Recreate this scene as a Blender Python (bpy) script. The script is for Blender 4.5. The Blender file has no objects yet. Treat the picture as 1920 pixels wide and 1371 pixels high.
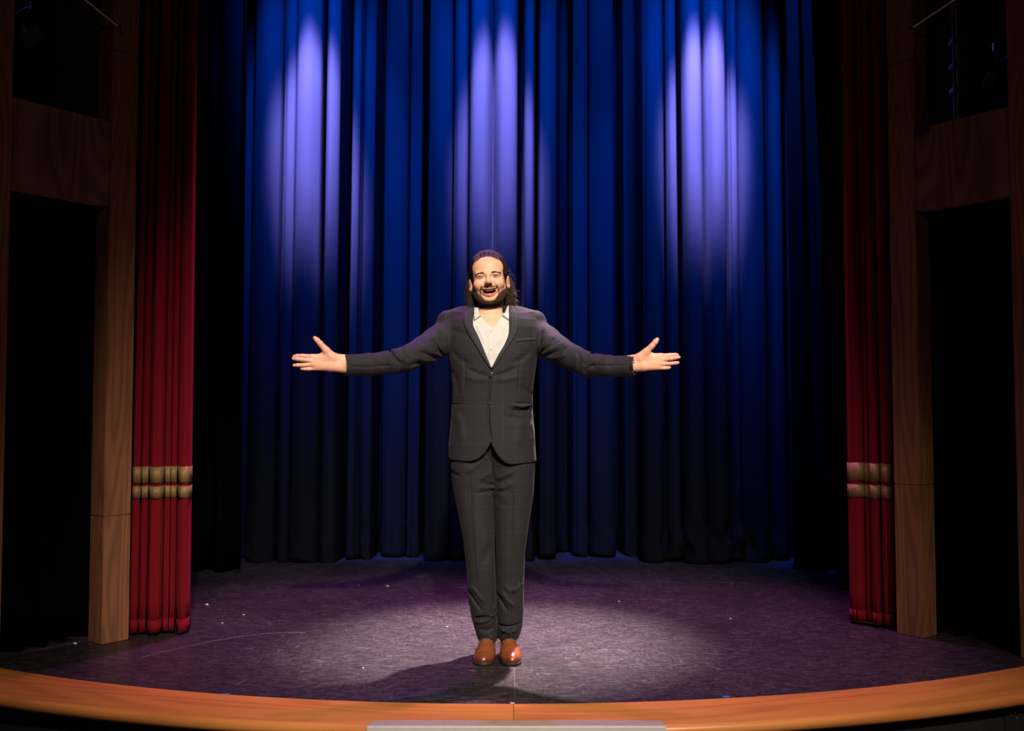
import bpy, bmesh, math, random
import numpy as np
from mathutils import Vector, Matrix

# ------------------------------------------------------------------ camera
scene = bpy.context.scene
C = scene.collection
LENS = 35.0
FPX = LENS / 36.0 * 1920.0
PITCH = math.radians(2.6)
CAM = (0.0, 0.0, 1.075)                      # stage floor is z = 0, +Y points upstage
cam_d = bpy.data.cameras.new('camera')
cam_d.lens = LENS
cam_d.sensor_width = 36.0
cam_d.clip_start = 0.05
cam_d.dof.use_dof = True
cam_d.dof.focus_distance = 4.3
cam_d.dof.aperture_fstop = 2.2
cam = bpy.data.objects.new('camera', cam_d)
cam.location = CAM
cam.rotation_euler = (math.pi / 2 + PITCH, 0, 0)
C.objects.link(cam)
scene.camera = cam

# ------------------------------------------------------------------ world, exposure
world = bpy.data.worlds.new('dark_house')
scene.world = world
world.use_nodes = True
world.node_tree.nodes['Background'].inputs[0].default_value = (0.5, 0.55, 0.7, 1)
world.node_tree.nodes['Background'].inputs[1].default_value = 0.0012
scene.view_settings.view_transform = 'Standard'
scene.view_settings.look = 'None'
scene.view_settings.gamma = 1.0
scene.view_settings.use_curve_mapping = False
scene.view_settings.exposure = 0.0
scene.cycles.max_bounces = 5
scene.cycles.diffuse_bounces = 3
scene.cycles.glossy_bounces = 3
scene.cycles.transmission_bounces = 3
scene.cycles.sample_clamp_indirect = 4.0


def spot(name, loc, aim, power, color, angle, blend=0.6, radius=0.08):
    d = bpy.data.lights.new(name, 'SPOT')
    d.energy = power
    d.color = color
    d.spot_size = math.radians(angle)
    d.spot_blend = blend
    d.shadow_soft_size = radius
    o = bpy.data.objects.new(name, d)
    o.location = loc
    o.rotation_euler = (Vector(aim) - Vector(loc)).to_track_quat('-Z', 'Y').to_euler()
    C.objects.link(o)
    return o


# warm front of house lights: a key on the performer, a low wash over the stage edge, a faint wide spill
WARM = (1.0, 0.85, 0.695)
spot('front_key_light', (0.55, -2.4, 5.3), (-0.06, 4.3, 1.20), 3700, WARM, 28, 1.0, 0.10)
spot('front_wash_light', (2.5, -1.6, 5.8), (0.12, 3.7, -0.3), 2200, WARM, 38, 1.0, 0.12)
spot('front_spill_light', (0.0, -3.4, 4.2), (0.0, 4.6, 1.0), 60, WARM, 60, 1.0, 0.2)
# overhead violet specials grazing the back curtain
VIOLET = (0.36, 0.29, 1.0)
for nm, x, pw in (('violet_special_left', -1.43, 100000), ('violet_special_centre', -0.10, 84000), ('violet_special_right', 1.38, 135000)):
    spot(nm, (x, 6.0, 5.75), (x, 7.1, 3.08), pw, VIOLET, 14, 0.9, 0.05)
# blue wash over the upper part of the back curtain
BLUE = (0.0, 0.115, 1.0)
for x, pw in ((-1.42, 16000), (-0.10, 13000), (1.38, 18000)):
    spot('blue_wash_light', (x, 5.85, 5.8), (x, 7.15, 3.25), pw, BLUE, 31, 1.0, 0.12)
for x, pw in ((-0.70, 6000), (0.62, 6000)):
    spot('blue_fill_light', (x, 5.7, 5.9), (x, 7.15, 3.6), pw, BLUE, 42, 1.0, 0.12)
spot('purple_rim_light', (-0.35, 6.3, 5.0), (-0.10, 4.42, 1.74), 520, (0.36, 0.10, 1.0), 15, 0.8, 0.05)
for x in (-1.25, 0.0, 1.25):
    spot('blue_floor_light', (x, 6.75, 5.4), (x, 6.80, 0.0), 200, BLUE, 30, 1.0, 0.08)
# toplight behind the performer: pale pool round his feet, shadow falling downstage
spot('pale_top_back_light', (0.75, 6.0, 5.4), (-0.05, 4.72, 0.0), 9500, (1.0, 0.80, 0.75), 22, 1.0, 0.06)
for x in (-1.0, 0.9):
    spot('purple_top_light', (x, 5.9, 5.6), (x * 0.75, 5.1, 0.0), 1700, (0.92, 0.20, 0.85), 36, 1.0, 0.08)


# ------------------------------------------------------------------ helpers
def at(px, py, Y):
    """point of the depth plane Y that the photograph shows at (px, py)"""
    s, c = math.sin(PITCH), math.cos(PITCH)
    a = (px - 960.0) / FPX
    b = (685.5 - py) / FPX
    r = (a, c - b * s, s + b * c)
    t = Y / r[1]
    return np.array((CAM[0] + r[0] * t, Y, CAM[2] + r[2] * t))


def sx(px, Y):
    return (px - 960.0) / FPX * Y


def onfloor(px, py):
    s, c = math.sin(PITCH), math.cos(PITCH)
    a = (px - 960.0) / FPX
    b = (685.5 - py) / FPX
    r = (a, c - b * s, s + b * c)
    t = -CAM[2] / r[2]
    return np.array((r[0] * t, r[1] * t, 0.0))


def tag(o, label=None, cat=None, group=None, kind=None):
    if label: o['label'] = label
    if cat: o['category'] = cat
    if group: o['group'] = group
    if kind: o['kind'] = kind
    return o


def empty(name, loc=(0, 0, 0), label=None, cat=None, group=None):
    o = bpy.data.objects.new(name, None)
    o.empty_display_size = 0.1
    o.location = loc
    C.objects.link(o)
    tag(o, label, cat, group)
    bpy.context.view_layer.update()
    return o


def mesh_obj(name, verts, faces, mat=None, parent=None, smooth=True, attrs=None):
    me = bpy.data.meshes.new(name)
    verts = np.asarray(verts, dtype=np.float32)
    if isinstance(faces, np.ndarray):
        n, k = faces.shape
        me.vertices.add(len(verts))
        me.vertices.foreach_set('co', verts.ravel())
        me.loops.add(n * k)
        me.loops.foreach_set('vertex_index', faces.astype(np.int32).ravel())
        me.polygons.add(n)
        me.polygons.foreach_set('loop_start', np.arange(0, n * k, k, dtype=np.int32))
        me.polygons.foreach_set('loop_total', np.full(n, k, dtype=np.int32))
        me.update(calc_edges=True)
        me.validate()
    else:
        me.from_pydata([tuple(map(float, v)) for v in verts], [], faces)
        me.update()
    if attrs:
        for an, av in attrs.items():
            av = np.asarray(av, dtype=np.float32)
            if av.shape[1] == 4:
                at_ = me.attributes.new(an, 'FLOAT_COLOR', 'POINT')
                at_.data.foreach_set('color', av.ravel())
            else:
                at_ = me.attributes.new(an, 'FLOAT_VECTOR', 'POINT')
                at_.data.foreach_set('vector', av.ravel())
    if mat: me.materials.append(mat)
    if smooth: me.polygons.foreach_set('use_smooth', [True] * len(me.polygons))
    o = bpy.data.objects.new(name, me)
    C.objects.link(o)
    if parent is not None:
        o.parent = parent
        o.matrix_parent_inverse = parent.matrix_world.inverted()
    return o


def sharp(o, ang=35):
    """flat faces with smooth shading only across soft edges"""
    me = o.data
    bm = bmesh.new()
    bm.from_mesh(me)
    for e in bm.edges:
        if len(e.link_faces) == 2 and e.calc_face_angle(0) > math.radians(ang):
            e.smooth = False
    bm.to_mesh(me)
    bm.free()
    return o


class MB:
    """collects boxes, prisms, tubes and lathes into one mesh"""
    def __init__(self):
        self.v = []
        self.f = []

    def add(self, vs, fs):
        n = len(self.v)
        self.v += [tuple(map(float, q)) for q in vs]
        self.f += [tuple(i + n for i in q) for q in fs]
        return self

    def box(self, lo, hi, M=None, bev=0.0):
        bm = bmesh.new()
        bmesh.ops.create_cube(bm, size=1.0)
        for v in bm.verts:
            v.co = Vector([(lo[i] + hi[i]) / 2 + v.co[i] * (hi[i] - lo[i]) for i in range(3)])
        if bev > 0:
            bmesh.ops.bevel(bm, geom=bm.edges[:], offset=bev, segments=2, affect='EDGES')
        return self.bm(bm, M)

    def bm(self, bm, M=None):
        if M is not None: bmesh.ops.transform(bm, matrix=M, verts=bm.verts)
        bm.verts.index_update()
        self.add([v.co[:] for v in bm.verts], [[v.index for v in f.verts] for f in bm.faces])
        bm.free()
        return self

    def tube(self, pts, r, n=8, cap=True):
        pts = [Vector(p) for p in pts]
        rs = r if hasattr(r, '__len__') else [r] * len(pts)
        vs = []
        fs = []
        a = None
        for i, p in enumerate(pts):
            t = (pts[min(i + 1, len(pts) - 1)] - pts[max(i - 1, 0)]).normalized()
            if a is None:
                a = t.orthogonal().normalized()
            a = (a - t * a.dot(t)).normalized()
            b = t.cross(a)
            for k in range(n):
                w = 2 * math.pi * k / n
                vs.append(p + (a * math.cos(w) + b * math.sin(w)) * rs[i])
        for i in range(len(pts) - 1):
            for k in range(n):
                fs.append((i * n + k, i * n + (k + 1) % n, (i + 1) * n + (k + 1) % n, (i + 1) * n + k))
        if cap:
            fs.append(tuple(range(n))[::-1])
            fs.append(tuple((len(pts) - 1) * n + k for k in range(n)))
        return self.add(vs, fs)

    def lathe(self, prof, M=None, n=24):
        """prof: (radius, z) list turned about local z"""
        vs = []
        fs = []
        for r, z in prof:
            for k in range(n):
                w = 2 * math.pi * k / n
                p = Vector((r * math.cos(w), r * math.sin(w), z))
                vs.append(M @ p if M is not None else p)
        for i in range(len(prof) - 1):
            for k in range(n):
                fs.append((i * n + k, i * n + (k + 1) % n, (i + 1) * n + (k + 1) % n, (i + 1) * n + k))
        return self.add(vs, fs)

    def build(self, name, mat, parent=None, smooth=False, ang=35):
        o = mesh_obj(name, self.v, self.f, mat, parent, smooth)
        if smooth: sharp(o, ang)
        return o


# ------------------------------------------------------------------ materials
class NT:
    def __init__(self, name):
        self.m = bpy.data.materials.new(name)
        self.m.use_nodes = True
        self.t = self.m.node_tree
        self.b = self.t.nodes['Principled BSDF']

    def n(self, typ, props=None, **ins):
        nd = self.t.nodes.new(typ)
        for k, v in (props or {}).items(): setattr(nd, k, v)
        for k, v in ins.items():
            key = int(k[1:]) if k[0] == '_' and k[1:].isdigit() else k.replace('_', ' ')
            self.set(nd.inputs[key], v)
        return nd

    def set(self, sock, v):
        if hasattr(v, 'is_linked') or isinstance(v, bpy.types.NodeSocket): self.t.links.new(v, sock)
        elif hasattr(v, 'outputs'): self.t.links.new(v.outputs[0], sock)
        else: sock.default_value = v

    def math(self, op, a, b=0.0, c=0.0, clamp=False):
        nd = self.n('ShaderNodeMath', {'operation': op, 'use_clamp': clamp})
        self.set(nd.inputs[0], a); self.set(nd.inputs[1], b); self.set(nd.inputs[2], c)
        return nd.outputs[0]

    def mix(self, fac, a, b, typ='MIX'):
        nd = self.n('ShaderNodeMix', {'data_type': 'RGBA', 'blend_type': typ})
        self.set(nd.inputs['Factor'], fac)
        self.set(nd.inputs[6], a if not isinstance(a, tuple) else (a + (1,))[:4])
        self.set(nd.inputs[7], b if not isinstance(b, tuple) else (b + (1,))[:4])
        return nd.outputs[2]

    def ramp(self, fac, stops, interp='LINEAR'):
        nd = self.n('ShaderNodeValToRGB')
        nd.color_ramp.interpolation = interp
        el = nd.color_ramp.elements
        while len(el) < len(stops): el.new(0.5)
        for e, (p, c) in zip(el, stops):
            e.position = p
            e.color = (c, c, c, 1) if not isinstance(c, tuple) else (c + (1,))[:4]
        self.set(nd.inputs[0], fac)
        return nd.outputs[0]

    def coords(self, kind='Object', scale=(1, 1, 1), rot=(0, 0, 0), attr=None, loc=(0, 0, 0)):
        if attr:
            s = self.n('ShaderNodeAttribute', {'attribute_name': attr}).outputs['Vector']
        else:
            s = self.n('ShaderNodeTexCoord').outputs[kind]
        mp = self.n('ShaderNodeMapping')
        self.set(mp.inputs['Vector'], s)
        mp.inputs['Scale'].default_value = scale
        mp.inputs['Rotation'].default_value = rot
        mp.inputs['Location'].default_value = loc
        return mp.outputs[0]

    def noise(self, vec, scale=5, detail=3, rough=0.5, dist=0.0):
        nd = self.n('ShaderNodeTexNoise')
        self.set(nd.inputs['Vector'], vec)
        nd.inputs['Scale'].default_value = scale
        nd.inputs['Detail'].default_value = detail
        nd.inputs['Roughness'].default_value = rough
        nd.inputs['Distortion'].default_value = dist
        return nd.outputs[0]

    def bump(self, h, strength=0.3, dist=0.002):
        nd = self.n('ShaderNodeBump')
        nd.inputs['Strength'].default_value = strength
        nd.inputs['Distance'].default_value = dist
        self.set(nd.inputs['Height'], h)
        self.set(self.b.inputs['Normal'], nd.outputs[0])

    def out(self, color=None, rough=None, metal=None, spec=None, sheen=None, sheen_tint=None, coat=None, sss=None):
        g = self.b.inputs
        if color is not None: self.set(g['Base Color'], color if not isinstance(color, tuple) else (color + (1,))[:4])
        if rough is not None: self.set(g['Roughness'], rough)
        if metal is not None: self.set(g['Metallic'], metal)
        if spec is not None: self.set(g['Specular IOR Level'], spec)
        if sheen is not None:
            self.set(g['Sheen Weight'], sheen)
            g['Sheen Roughness'].default_value = 0.45
            if sheen_tint: g['Sheen Tint'].default_value = sheen_tint + (1,)
        if coat is not None: self.set(g['Coat Weight'], coat)
        if sss is not None:
            self.set(g['Subsurface Weight'], sss)
            g['Subsurface Radius'].default_value = (0.010, 0.004, 0.002)
            g['Subsurface Scale'].default_value = 0.35
        return self.m


def velour(name, col, sheen=0.25, tint=None, nap=0.35, rough=0.9):
    t = NT(name)
    big = t.noise(t.coords(scale=(1.5, 1.5, 0.5)), 3.0, 3)
    fine = t.noise(t.coords(scale=(1, 1, 1)), 420, 2)
    f = t.math('ADD', t.math('MULTIPLY', big, 0.7), t.math('MULTIPLY', fine, 0.5))
    dark = tuple(c * (1 - nap) for c in col)
    light = tuple(min(1, c * (1 + nap)) for c in col)
    c = t.mix(f, dark, light)
    t.bump(fine, 0.25, 0.001)
    return t.out(c, rough, spec=0.0, sheen=sheen, sheen_tint=tint or col)


def wood(name, light, dark, attr=None, kind='Object', along=(0, 0, 1), fine=1.0, rough=0.45, coat=0.0, contrast=1.0, rings=95.0):
    """flat sawn timber: contour lines of a long stretched noise give the cathedral grain"""
    t = NT(name)

    def co(across, length):
        return t.coords(kind, tuple(length if a else across for a in along), attr=attr)
    n1 = t.noise(co(7.0 * fine, 0.55), 1.0, 1.2, 0.4)
    ring = t.math('SINE', t.math('MULTIPLY', n1, rings))
    ring = t.math('ADD', 0.5, t.math('MULTIPLY', ring, 0.5))
    ring = t.math('POWER', ring, 1.6)
    fib = t.noise(co(150 * fine, 3.0), 1.0, 4, 0.6)
    tone = t.noise(co(5.0 * fine, 0.8), 1.0, 3, 0.5)
    f = t.math('ADD', t.math('MULTIPLY', ring, 0.30 * contrast), t.math('MULTIPLY', fib, 0.30))
    f = t.math('ADD', f, t.math('MULTIPLY', tone, 0.55))
    c = t.mix(t.ramp(f, ((0.30, 0.0), (0.88, 1.0))), light, dark)
    t.bump(fib, 0.10, 0.001)
    r = t.math('ADD', t.math('MULTIPLY', fib, 0.18), rough - 0.09)
    return t.out(c, r, spec=0.4, coat=coat)


def plain(name, col, rough=0.5, metal=0.0, spec=0.5, var=0.15, scale=30):
    t = NT(name)
    n = t.noise(t.coords(), scale, 3)
    c = t.mix(n, tuple(x * (1 - var) for x in col), tuple(min(1, x * (1 + var)) for x in col))
    r = t.math('ADD', t.math('MULTIPLY', n, 0.12), rough - 0.06)
    return t.out(c, r, metal, spec)


M = {}
M['back_velour'] = velour('back_velour', (0.0050, 0.0054, 0.0075), 0.0, (0.5, 0.5, 0.7), 0.25)
M['black_velour'] = velour('black_velour', (0.0022, 0.0022, 0.0028), 0.0, (0.2, 0.2, 0.3), 0.3)
M['red_velour'] = velour('red_velour', (0.160, 0.0075, 0.015), 0.10, (1.0, 0.10, 0.16), 0.3)
M['post_wood'] = wood('post_wood', (0.330, 0.138, 0.067), (0.150, 0.058, 0.028), rough=0.5)
M['panel_wood'] = wood('panel_wood', (0.30, 0.145, 0.090), (0.12, 0.055, 0.036), fine=0.6, rough=0.5)
M['lip_wood'] = wood('lip_wood', (0.60, 0.225, 0.056), (0.34, 0.105, 0.024), attr='gr', along=(0, 1, 0), rough=0.32, coat=0.15, contrast=0.7, rings=42.0)
M['black_paint'] = plain('black_paint', (0.012, 0.012, 0.013), 0.55)
M['black_wall'] = plain('black_wall', (0.010, 0.010, 0.012), 0.9)
M['house_floor'] = plain('house_floor', (0.02, 0.018, 0.018), 0.8)
M['fixture_black'] = plain('fixture_black', (0.03, 0.03, 0.032), 0.4)
M['steel'] = plain('steel', (0.55, 0.53, 0.50), 0.35, 1.0)
M['aluminium'] = plain('aluminium', (0.68, 0.66, 0.62), 0.38, 0.3, var=0.06)
M['ply_grey'] = plain('ply_grey', (0.34, 0.26, 0.20), 0.6)
M['lit_rod'] = plain('lit_rod', (0.85, 0.70, 0.55), 0.45, 0.0)  # non-metal pale tan: light catching the rods is put into the colour
M['lens_glass'] = plain('lens_glass', (0.03, 0.05, 0.045), 0.08, 0.0, 0.8)
M['white_paper'] = plain('white_paper', (0.75, 0.72, 0.74), 0.8)
M['blue_tape'] = plain('blue_tape', (0.03, 0.12, 0.42), 0.6)
M['seam'] = plain('seam', (0.035, 0.031, 0.030), 0.7)
M['white_tape'] = plain('white_tape', (0.7, 0.68, 0.62), 0.7)


def gold_mat():
    t = NT('gold_trim')
    n = t.noise(t.coords(scale=(60, 60, 9)), 1.0, 4, 0.6)
    w = t.noise(t.coords(), 260, 2)
    c = t.mix(t.math('ADD', t.math('MULTIPLY', n, 0.8), t.math('MULTIPLY', w, 0.3)), (0.09, 0.052, 0.018), (0.37, 0.235, 0.09))
    t.bump(w, 0.4, 0.001)
    return t.out(c, 0.6, 0.2, 0.4)


M['gold_trim'] = gold_mat()


def stage_floor_mat():
    t = NT('stage_vinyl')
    oc = t.coords('Object')

    def hair(scale, width, rot, stretch, warp, off):
        v = t.coords('Object', (stretch, 1, 1), (0, 0, rot), loc=(off, off * 0.7, 0))
        wn = t.n('ShaderNodeTexNoise')
        t.set(wn.inputs['Vector'], oc)
        wn.inputs['Scale'].default_value = 2.2
        wn.inputs['Detail'].default_value = 2
        vm = t.n('ShaderNodeVectorMath', {'operation': 'MULTIPLY_ADD'})
        t.set(vm.inputs[0], wn.outputs[1]); vm.inputs[1].default_value = (warp, warp, 0); t.set(vm.inputs[2], v)
        vo = t.n('ShaderNodeTexVoronoi', {'feature': 'DISTANCE_TO_EDGE'})
        t.set(vo.inputs['Vector'], vm.outputs[0])
        vo.inputs['Scale'].default_value = scale
        line = t.ramp(vo.outputs[0], ((0.0, 1.0), (width, 0.0)))
        patch = t.ramp(t.noise(t.coords('Object', loc=(off * 3, off, 0)), scale * 0.55, 3, 0.6), ((0.46, 0.0), (0.66, 1.0)))
        return t.math('MULTIPLY', line, patch)
    s = hair(8, 0.006, 0.25, 0.22, 0.25, 0.0)
    for sc_, wd, ro, st_, of_, am in ((14, 0.009, -0.35, 0.25, 3.1, 0.8), (22, 0.012, 0.9, 0.22, 7.7, 0.7), (16, 0.009, 1.7, 0.3, 9.3, 0.7), (30, 0.014, 0.15, 0.15, 2.2, 0.7), (26, 0.012, -1.1, 0.2, 6.1, 0.6)):
        s = t.math('MAXIMUM', s, t.math('MULTIPLY', hair(sc_, wd, ro, st_, 0.16, of_), am))
    # fine scuffing, streaky, with worn patches
    sc1 = t.noise(t.coords('Object', (14, 80, 1), (0, 0, 0.12)), 1.0, 5, 0.65)
    sc2 = t.noise(t.coords('Object', (70, 20, 1), (0, 0, 0.3)), 1.0, 5, 0.65)
    sc = t.math('ADD', t.math('MULTIPLY', sc1, 0.65), t.math('MULTIPLY', sc2, 0.35))
    sc = t.ramp(sc, ((0.44, 0.0), (0.68, 1.0)))
    wear = t.ramp(t.noise(oc, 1.3, 4, 0.6), ((0.3, 0.25), (0.7, 1.0)))
    f = t.math('ADD', t.math('MULTIPLY', s, 0.42), t.math('MULTIPLY', t.math('MULTIPLY', sc, wear), 0.28), clamp=True)
    # one long arc dragged across stage right
    sep = t.n('ShaderNodeSeparateXYZ')
    t.set(sep.inputs[0], oc)
    X, Y = sep.outputs[0], sep.outputs[1]
    dx = t.math('SUBTRACT', X, -1.05)
    arc = t.math('ADD', 4.885, t.math('MULTIPLY', t.math('MULTIPLY', dx, dx), -1.5))
    da = t.math('ABSOLUTE', t.math('SUBTRACT', Y, arc))
    la = t.ramp(t.math('MULTIPLY', da, 60), ((0.0, 1.0), (0.36, 0.0)))
    la = t.math('MULTIPLY', la, t.math('MULTIPLY', t.math('LESS_THAN', X, -1.0), t.math('GREATER_THAN', X, -1.62)))
    f = t.math('MAXIMUM', f, t.math('MULTIPLY', la, 0.75))
    c = t.mix(f, (0.010, 0.008, 0.010), (0.235, 0.20, 0.215))
    r = t.math('ADD', 0.36, t.math('MULTIPLY', f, 0.35))
    t.bump(t.math('ADD', sc, t.math('MULTIPLY', s, 0.6)), 0.10, 0.001)
    return t.out(c, r, spec=0.42)


M['stage_vinyl'] = stage_floor_mat()
# ================================================================== THE SETTING
ARC_C = (-0.02, 8.33)          # centre of the bowed stage front
R_IN, R_OUT = 4.635, 4.925


def arc_pt(r, x):
    return (x, ARC_C[1] - math.sqrt(r * r - (x - ARC_C[0]) ** 2))


# stage floor: two vinyl sheets meeting in a seam just right of centre
def floor_sheet(x0, x1, nm, par):
    n = 36
    xs = [x0 + (x1 - x0) * i / n for i in range(n + 1)]
    front = [arc_pt(R_IN, x) for x in xs]
    v = [(x, y, 0.0) for x, y in front] + [(x, 9.0, 0.0) for x in xs]
    v += [(x, y, -0.05) for x, y, z in v]
    k = n + 1
    f = []
    for i in range(n):
        f.append((i, i + 1, k + i + 1, k + i))
        f.append((2 * k + i, 3 * k + i, 3 * k + i + 1, 2 * k + i + 1))
        f.append((i, 2 * k + i, 2 * k + i + 1, i + 1))
    f.append((0, k, 3 * k, 2 * k))
    f.append((n, 2 * k + n, 3 * k + n, k + n))
    return mesh_obj(nm, v, f, M['stage_vinyl'], par, smooth=False)


SEAM = 0.010
floor = empty('floor', (0, 6, 0), 'scuffed black vinyl stage floor behind the curved wooden edge')
tag(floor, kind='structure')
floor_sheet(-3.9, SEAM - 0.0008, 'vinyl_sheet', floor)
floor_sheet(SEAM + 0.0008, 3.9, 'vinyl_sheet', floor)
sub = MB()
sub.box((-3.9, 4.0, -0.12), (3.9, 9.0, -0.052))
sub.build('subfloor', M['ply_grey'], floor)
ms = MB()
ms.box((SEAM - 0.0011, 3.71, -0.02), (SEAM + 0.0011, 4.22, 0.0006))
ms.build('seam_tape', M['seam'], floor)

# curved wooden stage edge: long boards with a rounded nosing
lip = empty('trim_1', (0, 3.5, 0), 'glossy orange wooden edge board curving along the front of the stage')
tag(lip, kind='structure')


def lip_board(a0, a1, nm):
    prof = [(R_IN + 0.0015, -0.045), (R_IN + 0.0015, 0.001), (R_IN + 0.004, 0.004)]
    nr = 0.024
    for i in range(9):
        w = math.pi / 2 * (1 - i / 8 * 2)
        prof.append((R_OUT - nr + nr * math.cos(w), 0.004 - nr + nr * math.sin(w)))
    prof += [(R_OUT - nr, -0.045)]
    n = 56
    v, f, gr = [], [], []
    for i in range(n + 1):
        a = a0 + (a1 - a0) * i / n
        L = 0.0
        for j, (r, z) in enumerate(prof):
            if j: L += math.hypot(r - prof[j - 1][0], z - prof[j - 1][1])
            v.append((ARC_C[0] + r * math.sin(a), ARC_C[1] - r * math.cos(a), z))
            gr.append((L + a0 * 3.0, a * 4.8, 0))
    m = len(prof)
    for i in range(n):
        for j in range(m):
            f.append((i * m + j, i * m + (j + 1) % m, (i + 1) * m + (j + 1) % m, (i + 1) * m + j))
    f.append(tuple(range(m))[::-1])
    f.append(tuple(n * m + j for j in range(m)))
    o = mesh_obj(nm, v, f, M['lip_wood'], lip, True, {'gr': gr})
    return sharp(o, 40)


J = 0.0055
lip_board(-0.62, J - 0.0002, 'board')
lip_board(J + 0.0002, 0.62, 'board')

# black fascia panels under the edge
fascia = empty('trim_2', (0, 3.6, -0.9), 'black panelled fascia below the wooden stage edge')
tag(fascia, kind='structure')
AP = [-0.62, -0.50, -0.375, -0.25, -0.125, 0.0, 0.125, 0.25, 0.398, 0.51, 0.62]
for a0, a1 in zip(AP[:-1], AP[1:]):
    v, f = [], []
    n = 10
    for i in range(n + 1):
        a = a0 + 0.0006 + (a1 - a0 - 0.0012) * i / n
        for r, z in ((R_OUT - 0.05, -0.9), (R_OUT - 0.05, -0.047), (R_OUT - 0.07, -0.047), (R_OUT - 0.07, -0.9)):
            v.append((ARC_C[0] + r * math.sin(a), ARC_C[1] - r * math.cos(a), z))
    for i in range(n):
        for j in range(4):
            f.append((i * 4 + j, i * 4 + (j + 1) % 4, i * 4 + 4 + (j + 1) % 4, i * 4 + 4 + j))
    f += [(3, 2, 1, 0), tuple(n * 4 + j for j in range(4))]
    mesh_obj('panel', v, f, M['black_paint'], fascia, False)
for a, z in ((-0.398, -0.075), (-0.30, -0.085), (0.265, -0.075), (0.29, -0.09), (0.405, -0.085), (0.412, -0.10), (0.41, -0.075)):
    m = MB()
    r = R_OUT - 0.05
    T = Matrix.Translation((ARC_C[0] + r * math.sin(a), ARC_C[1] - r * math.cos(a), z)) @ Matrix.Rotation(a, 4, 'Z') @ Matrix.Rotation(math.pi / 2, 4, 'X')
    m.lathe([(0.0, 0.004), (0.003, 0.0035), (0.0045, 0.0)], T, 10)
    m.build('screw', M['steel'], fascia, True)

hf = MB()
hf.box((-8, -6, -0.96), (8, 9.0, -0.9))
tag(hf.build('floor_auditorium', M['house_floor']), 'dark auditorium floor in front of the stage', kind='structure')

# back and side walls of the stage house, lost in the dark
for nm, lo, hi, lab in (('wall_back', (-4.2, 8.6, -0.9), (4.2, 8.8, 7.5), 'black rear wall of the stage house behind the blue-lit curtain'),
                        ('wall_left', (-4.2, 4.9, -0.9), (-4.0, 8.6, 7.5), 'black side wall of the stage house on the left'),
                        ('wall_right', (4.0, 5.0, -0.9), (4.2, 8.6, 7.5), 'black side wall of the stage house on the right')):
    b = MB()
    b.box(lo, hi)
    tag(b.build(nm, M['black_wall']), lab, kind='structure')


# ------------------------------------------------------------------ splayed proscenium walls
def proscenium(side, A, post_w, s_near, z1, z2, nm, lab):
    """A: foot of the post's outer front corner; the wall runs from the post towards the house"""
    sg = -1 if side == 'left' else 1
    u = np.array((-sg * 0.6, 0.8))                     # along the wall, upstage
    n = np.array((sg * 0.8, 0.6))                      # into the wall, away from the stage axis
    A = np.array(A)
    root = empty(nm, (A[0], A[1], 0), lab)
    tag(root, kind='structure')

    def prism(name, s0, s1, t0, t1, z0, z1_, mat, bev=0.003):
        ang = math.atan2(u[1], u[0])
        T = Matrix.Translation((A[0], A[1], 0)) @ Matrix.Rotation(ang, 4, 'Z')
        m = MB()
        # local x along u, local y along +-n
        l = np.array((-math.sin(ang), math.cos(ang)))
        sgn = 1 if l @ n > 0 else -1
        y0, y1 = sorted((sgn * t0, sgn * t1))
        m.box((s0, y0, z0), (s1, y1, z1_), None, bev)
        o = mesh_obj(name, m.v, m.f, mat, None, False)
        o.matrix_world = T
        bpy.context.view_layer.update()
        o.parent = root
        o.matrix_parent_inverse = root.matrix_world.inverted()
        return o
    # post in two lengths of timber
    zj = 0.585 if side == 'left' else 0.72
    prism('post_timber', 0, post_w, 0, 0.115, 0.0, zj - 0.0006, M['post_wood'])
    prism('post_timber', 0, post_w, 0, 0.115, zj + 0.0006, 2.78, M['post_wood'])
    prism('post_timber', 0, post_w, 0, 0.115, 2.782, 6.0, M['post_wood'])
    # cross panel over the side doorway
    prism('cross_panel', -s_near + 0.0008, -0.0008, 0.004, 0.06, z1, z2, M['panel_wood'])
    # near post
    prism('near_post', -s_near - 0.6, -s_near, 0.0, 0.115, 0.0, 6.0, M['post_wood'])
    # black return behind the wall
    prism('return_panel', -s_near - 0.6, 0.45, 0.75, 0.80, -0.02, 6.0, M['black_wall'], 0)
    return root, u, n, A


LW, lu, ln, LA = proscenium('left', (-1.885, 4.625), 0.138, 0.462, 2.035, 2.435, 'wall_proscenium_left',
                            'dark wooden proscenium wall with side doorway on the left')
RW, ru, rn, RA = proscenium('right', (1.945, 4.755), 0.142, 0.452, 2.035, 2.435, 'wall_proscenium_right',
                            'dark wooden proscenium wall with side doorway on the right')


# ------------------------------------------------------------------ drapes
def spline(P, n=6, closed=False):
    P = np.asarray(P, float)
    out = []
    for i in range(len(P) - 1):
        p0 = P[max(i - 1, 0)]
        p1, p2 = P[i], P[i + 1]
        p3 = P[min(i + 2, len(P) - 1)]
        for k in range(n):
            t = k / n
            out.append(0.5 * ((2 * p1) + (-p0 + p2) * t + (2 * p0 - 5 * p1 + 4 * p2 - p3) * t * t + (-p0 + 3 * p1 - 3 * p2 + p3) * t ** 3))
    out.append(P[-1])
    return np.array(out)


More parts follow.
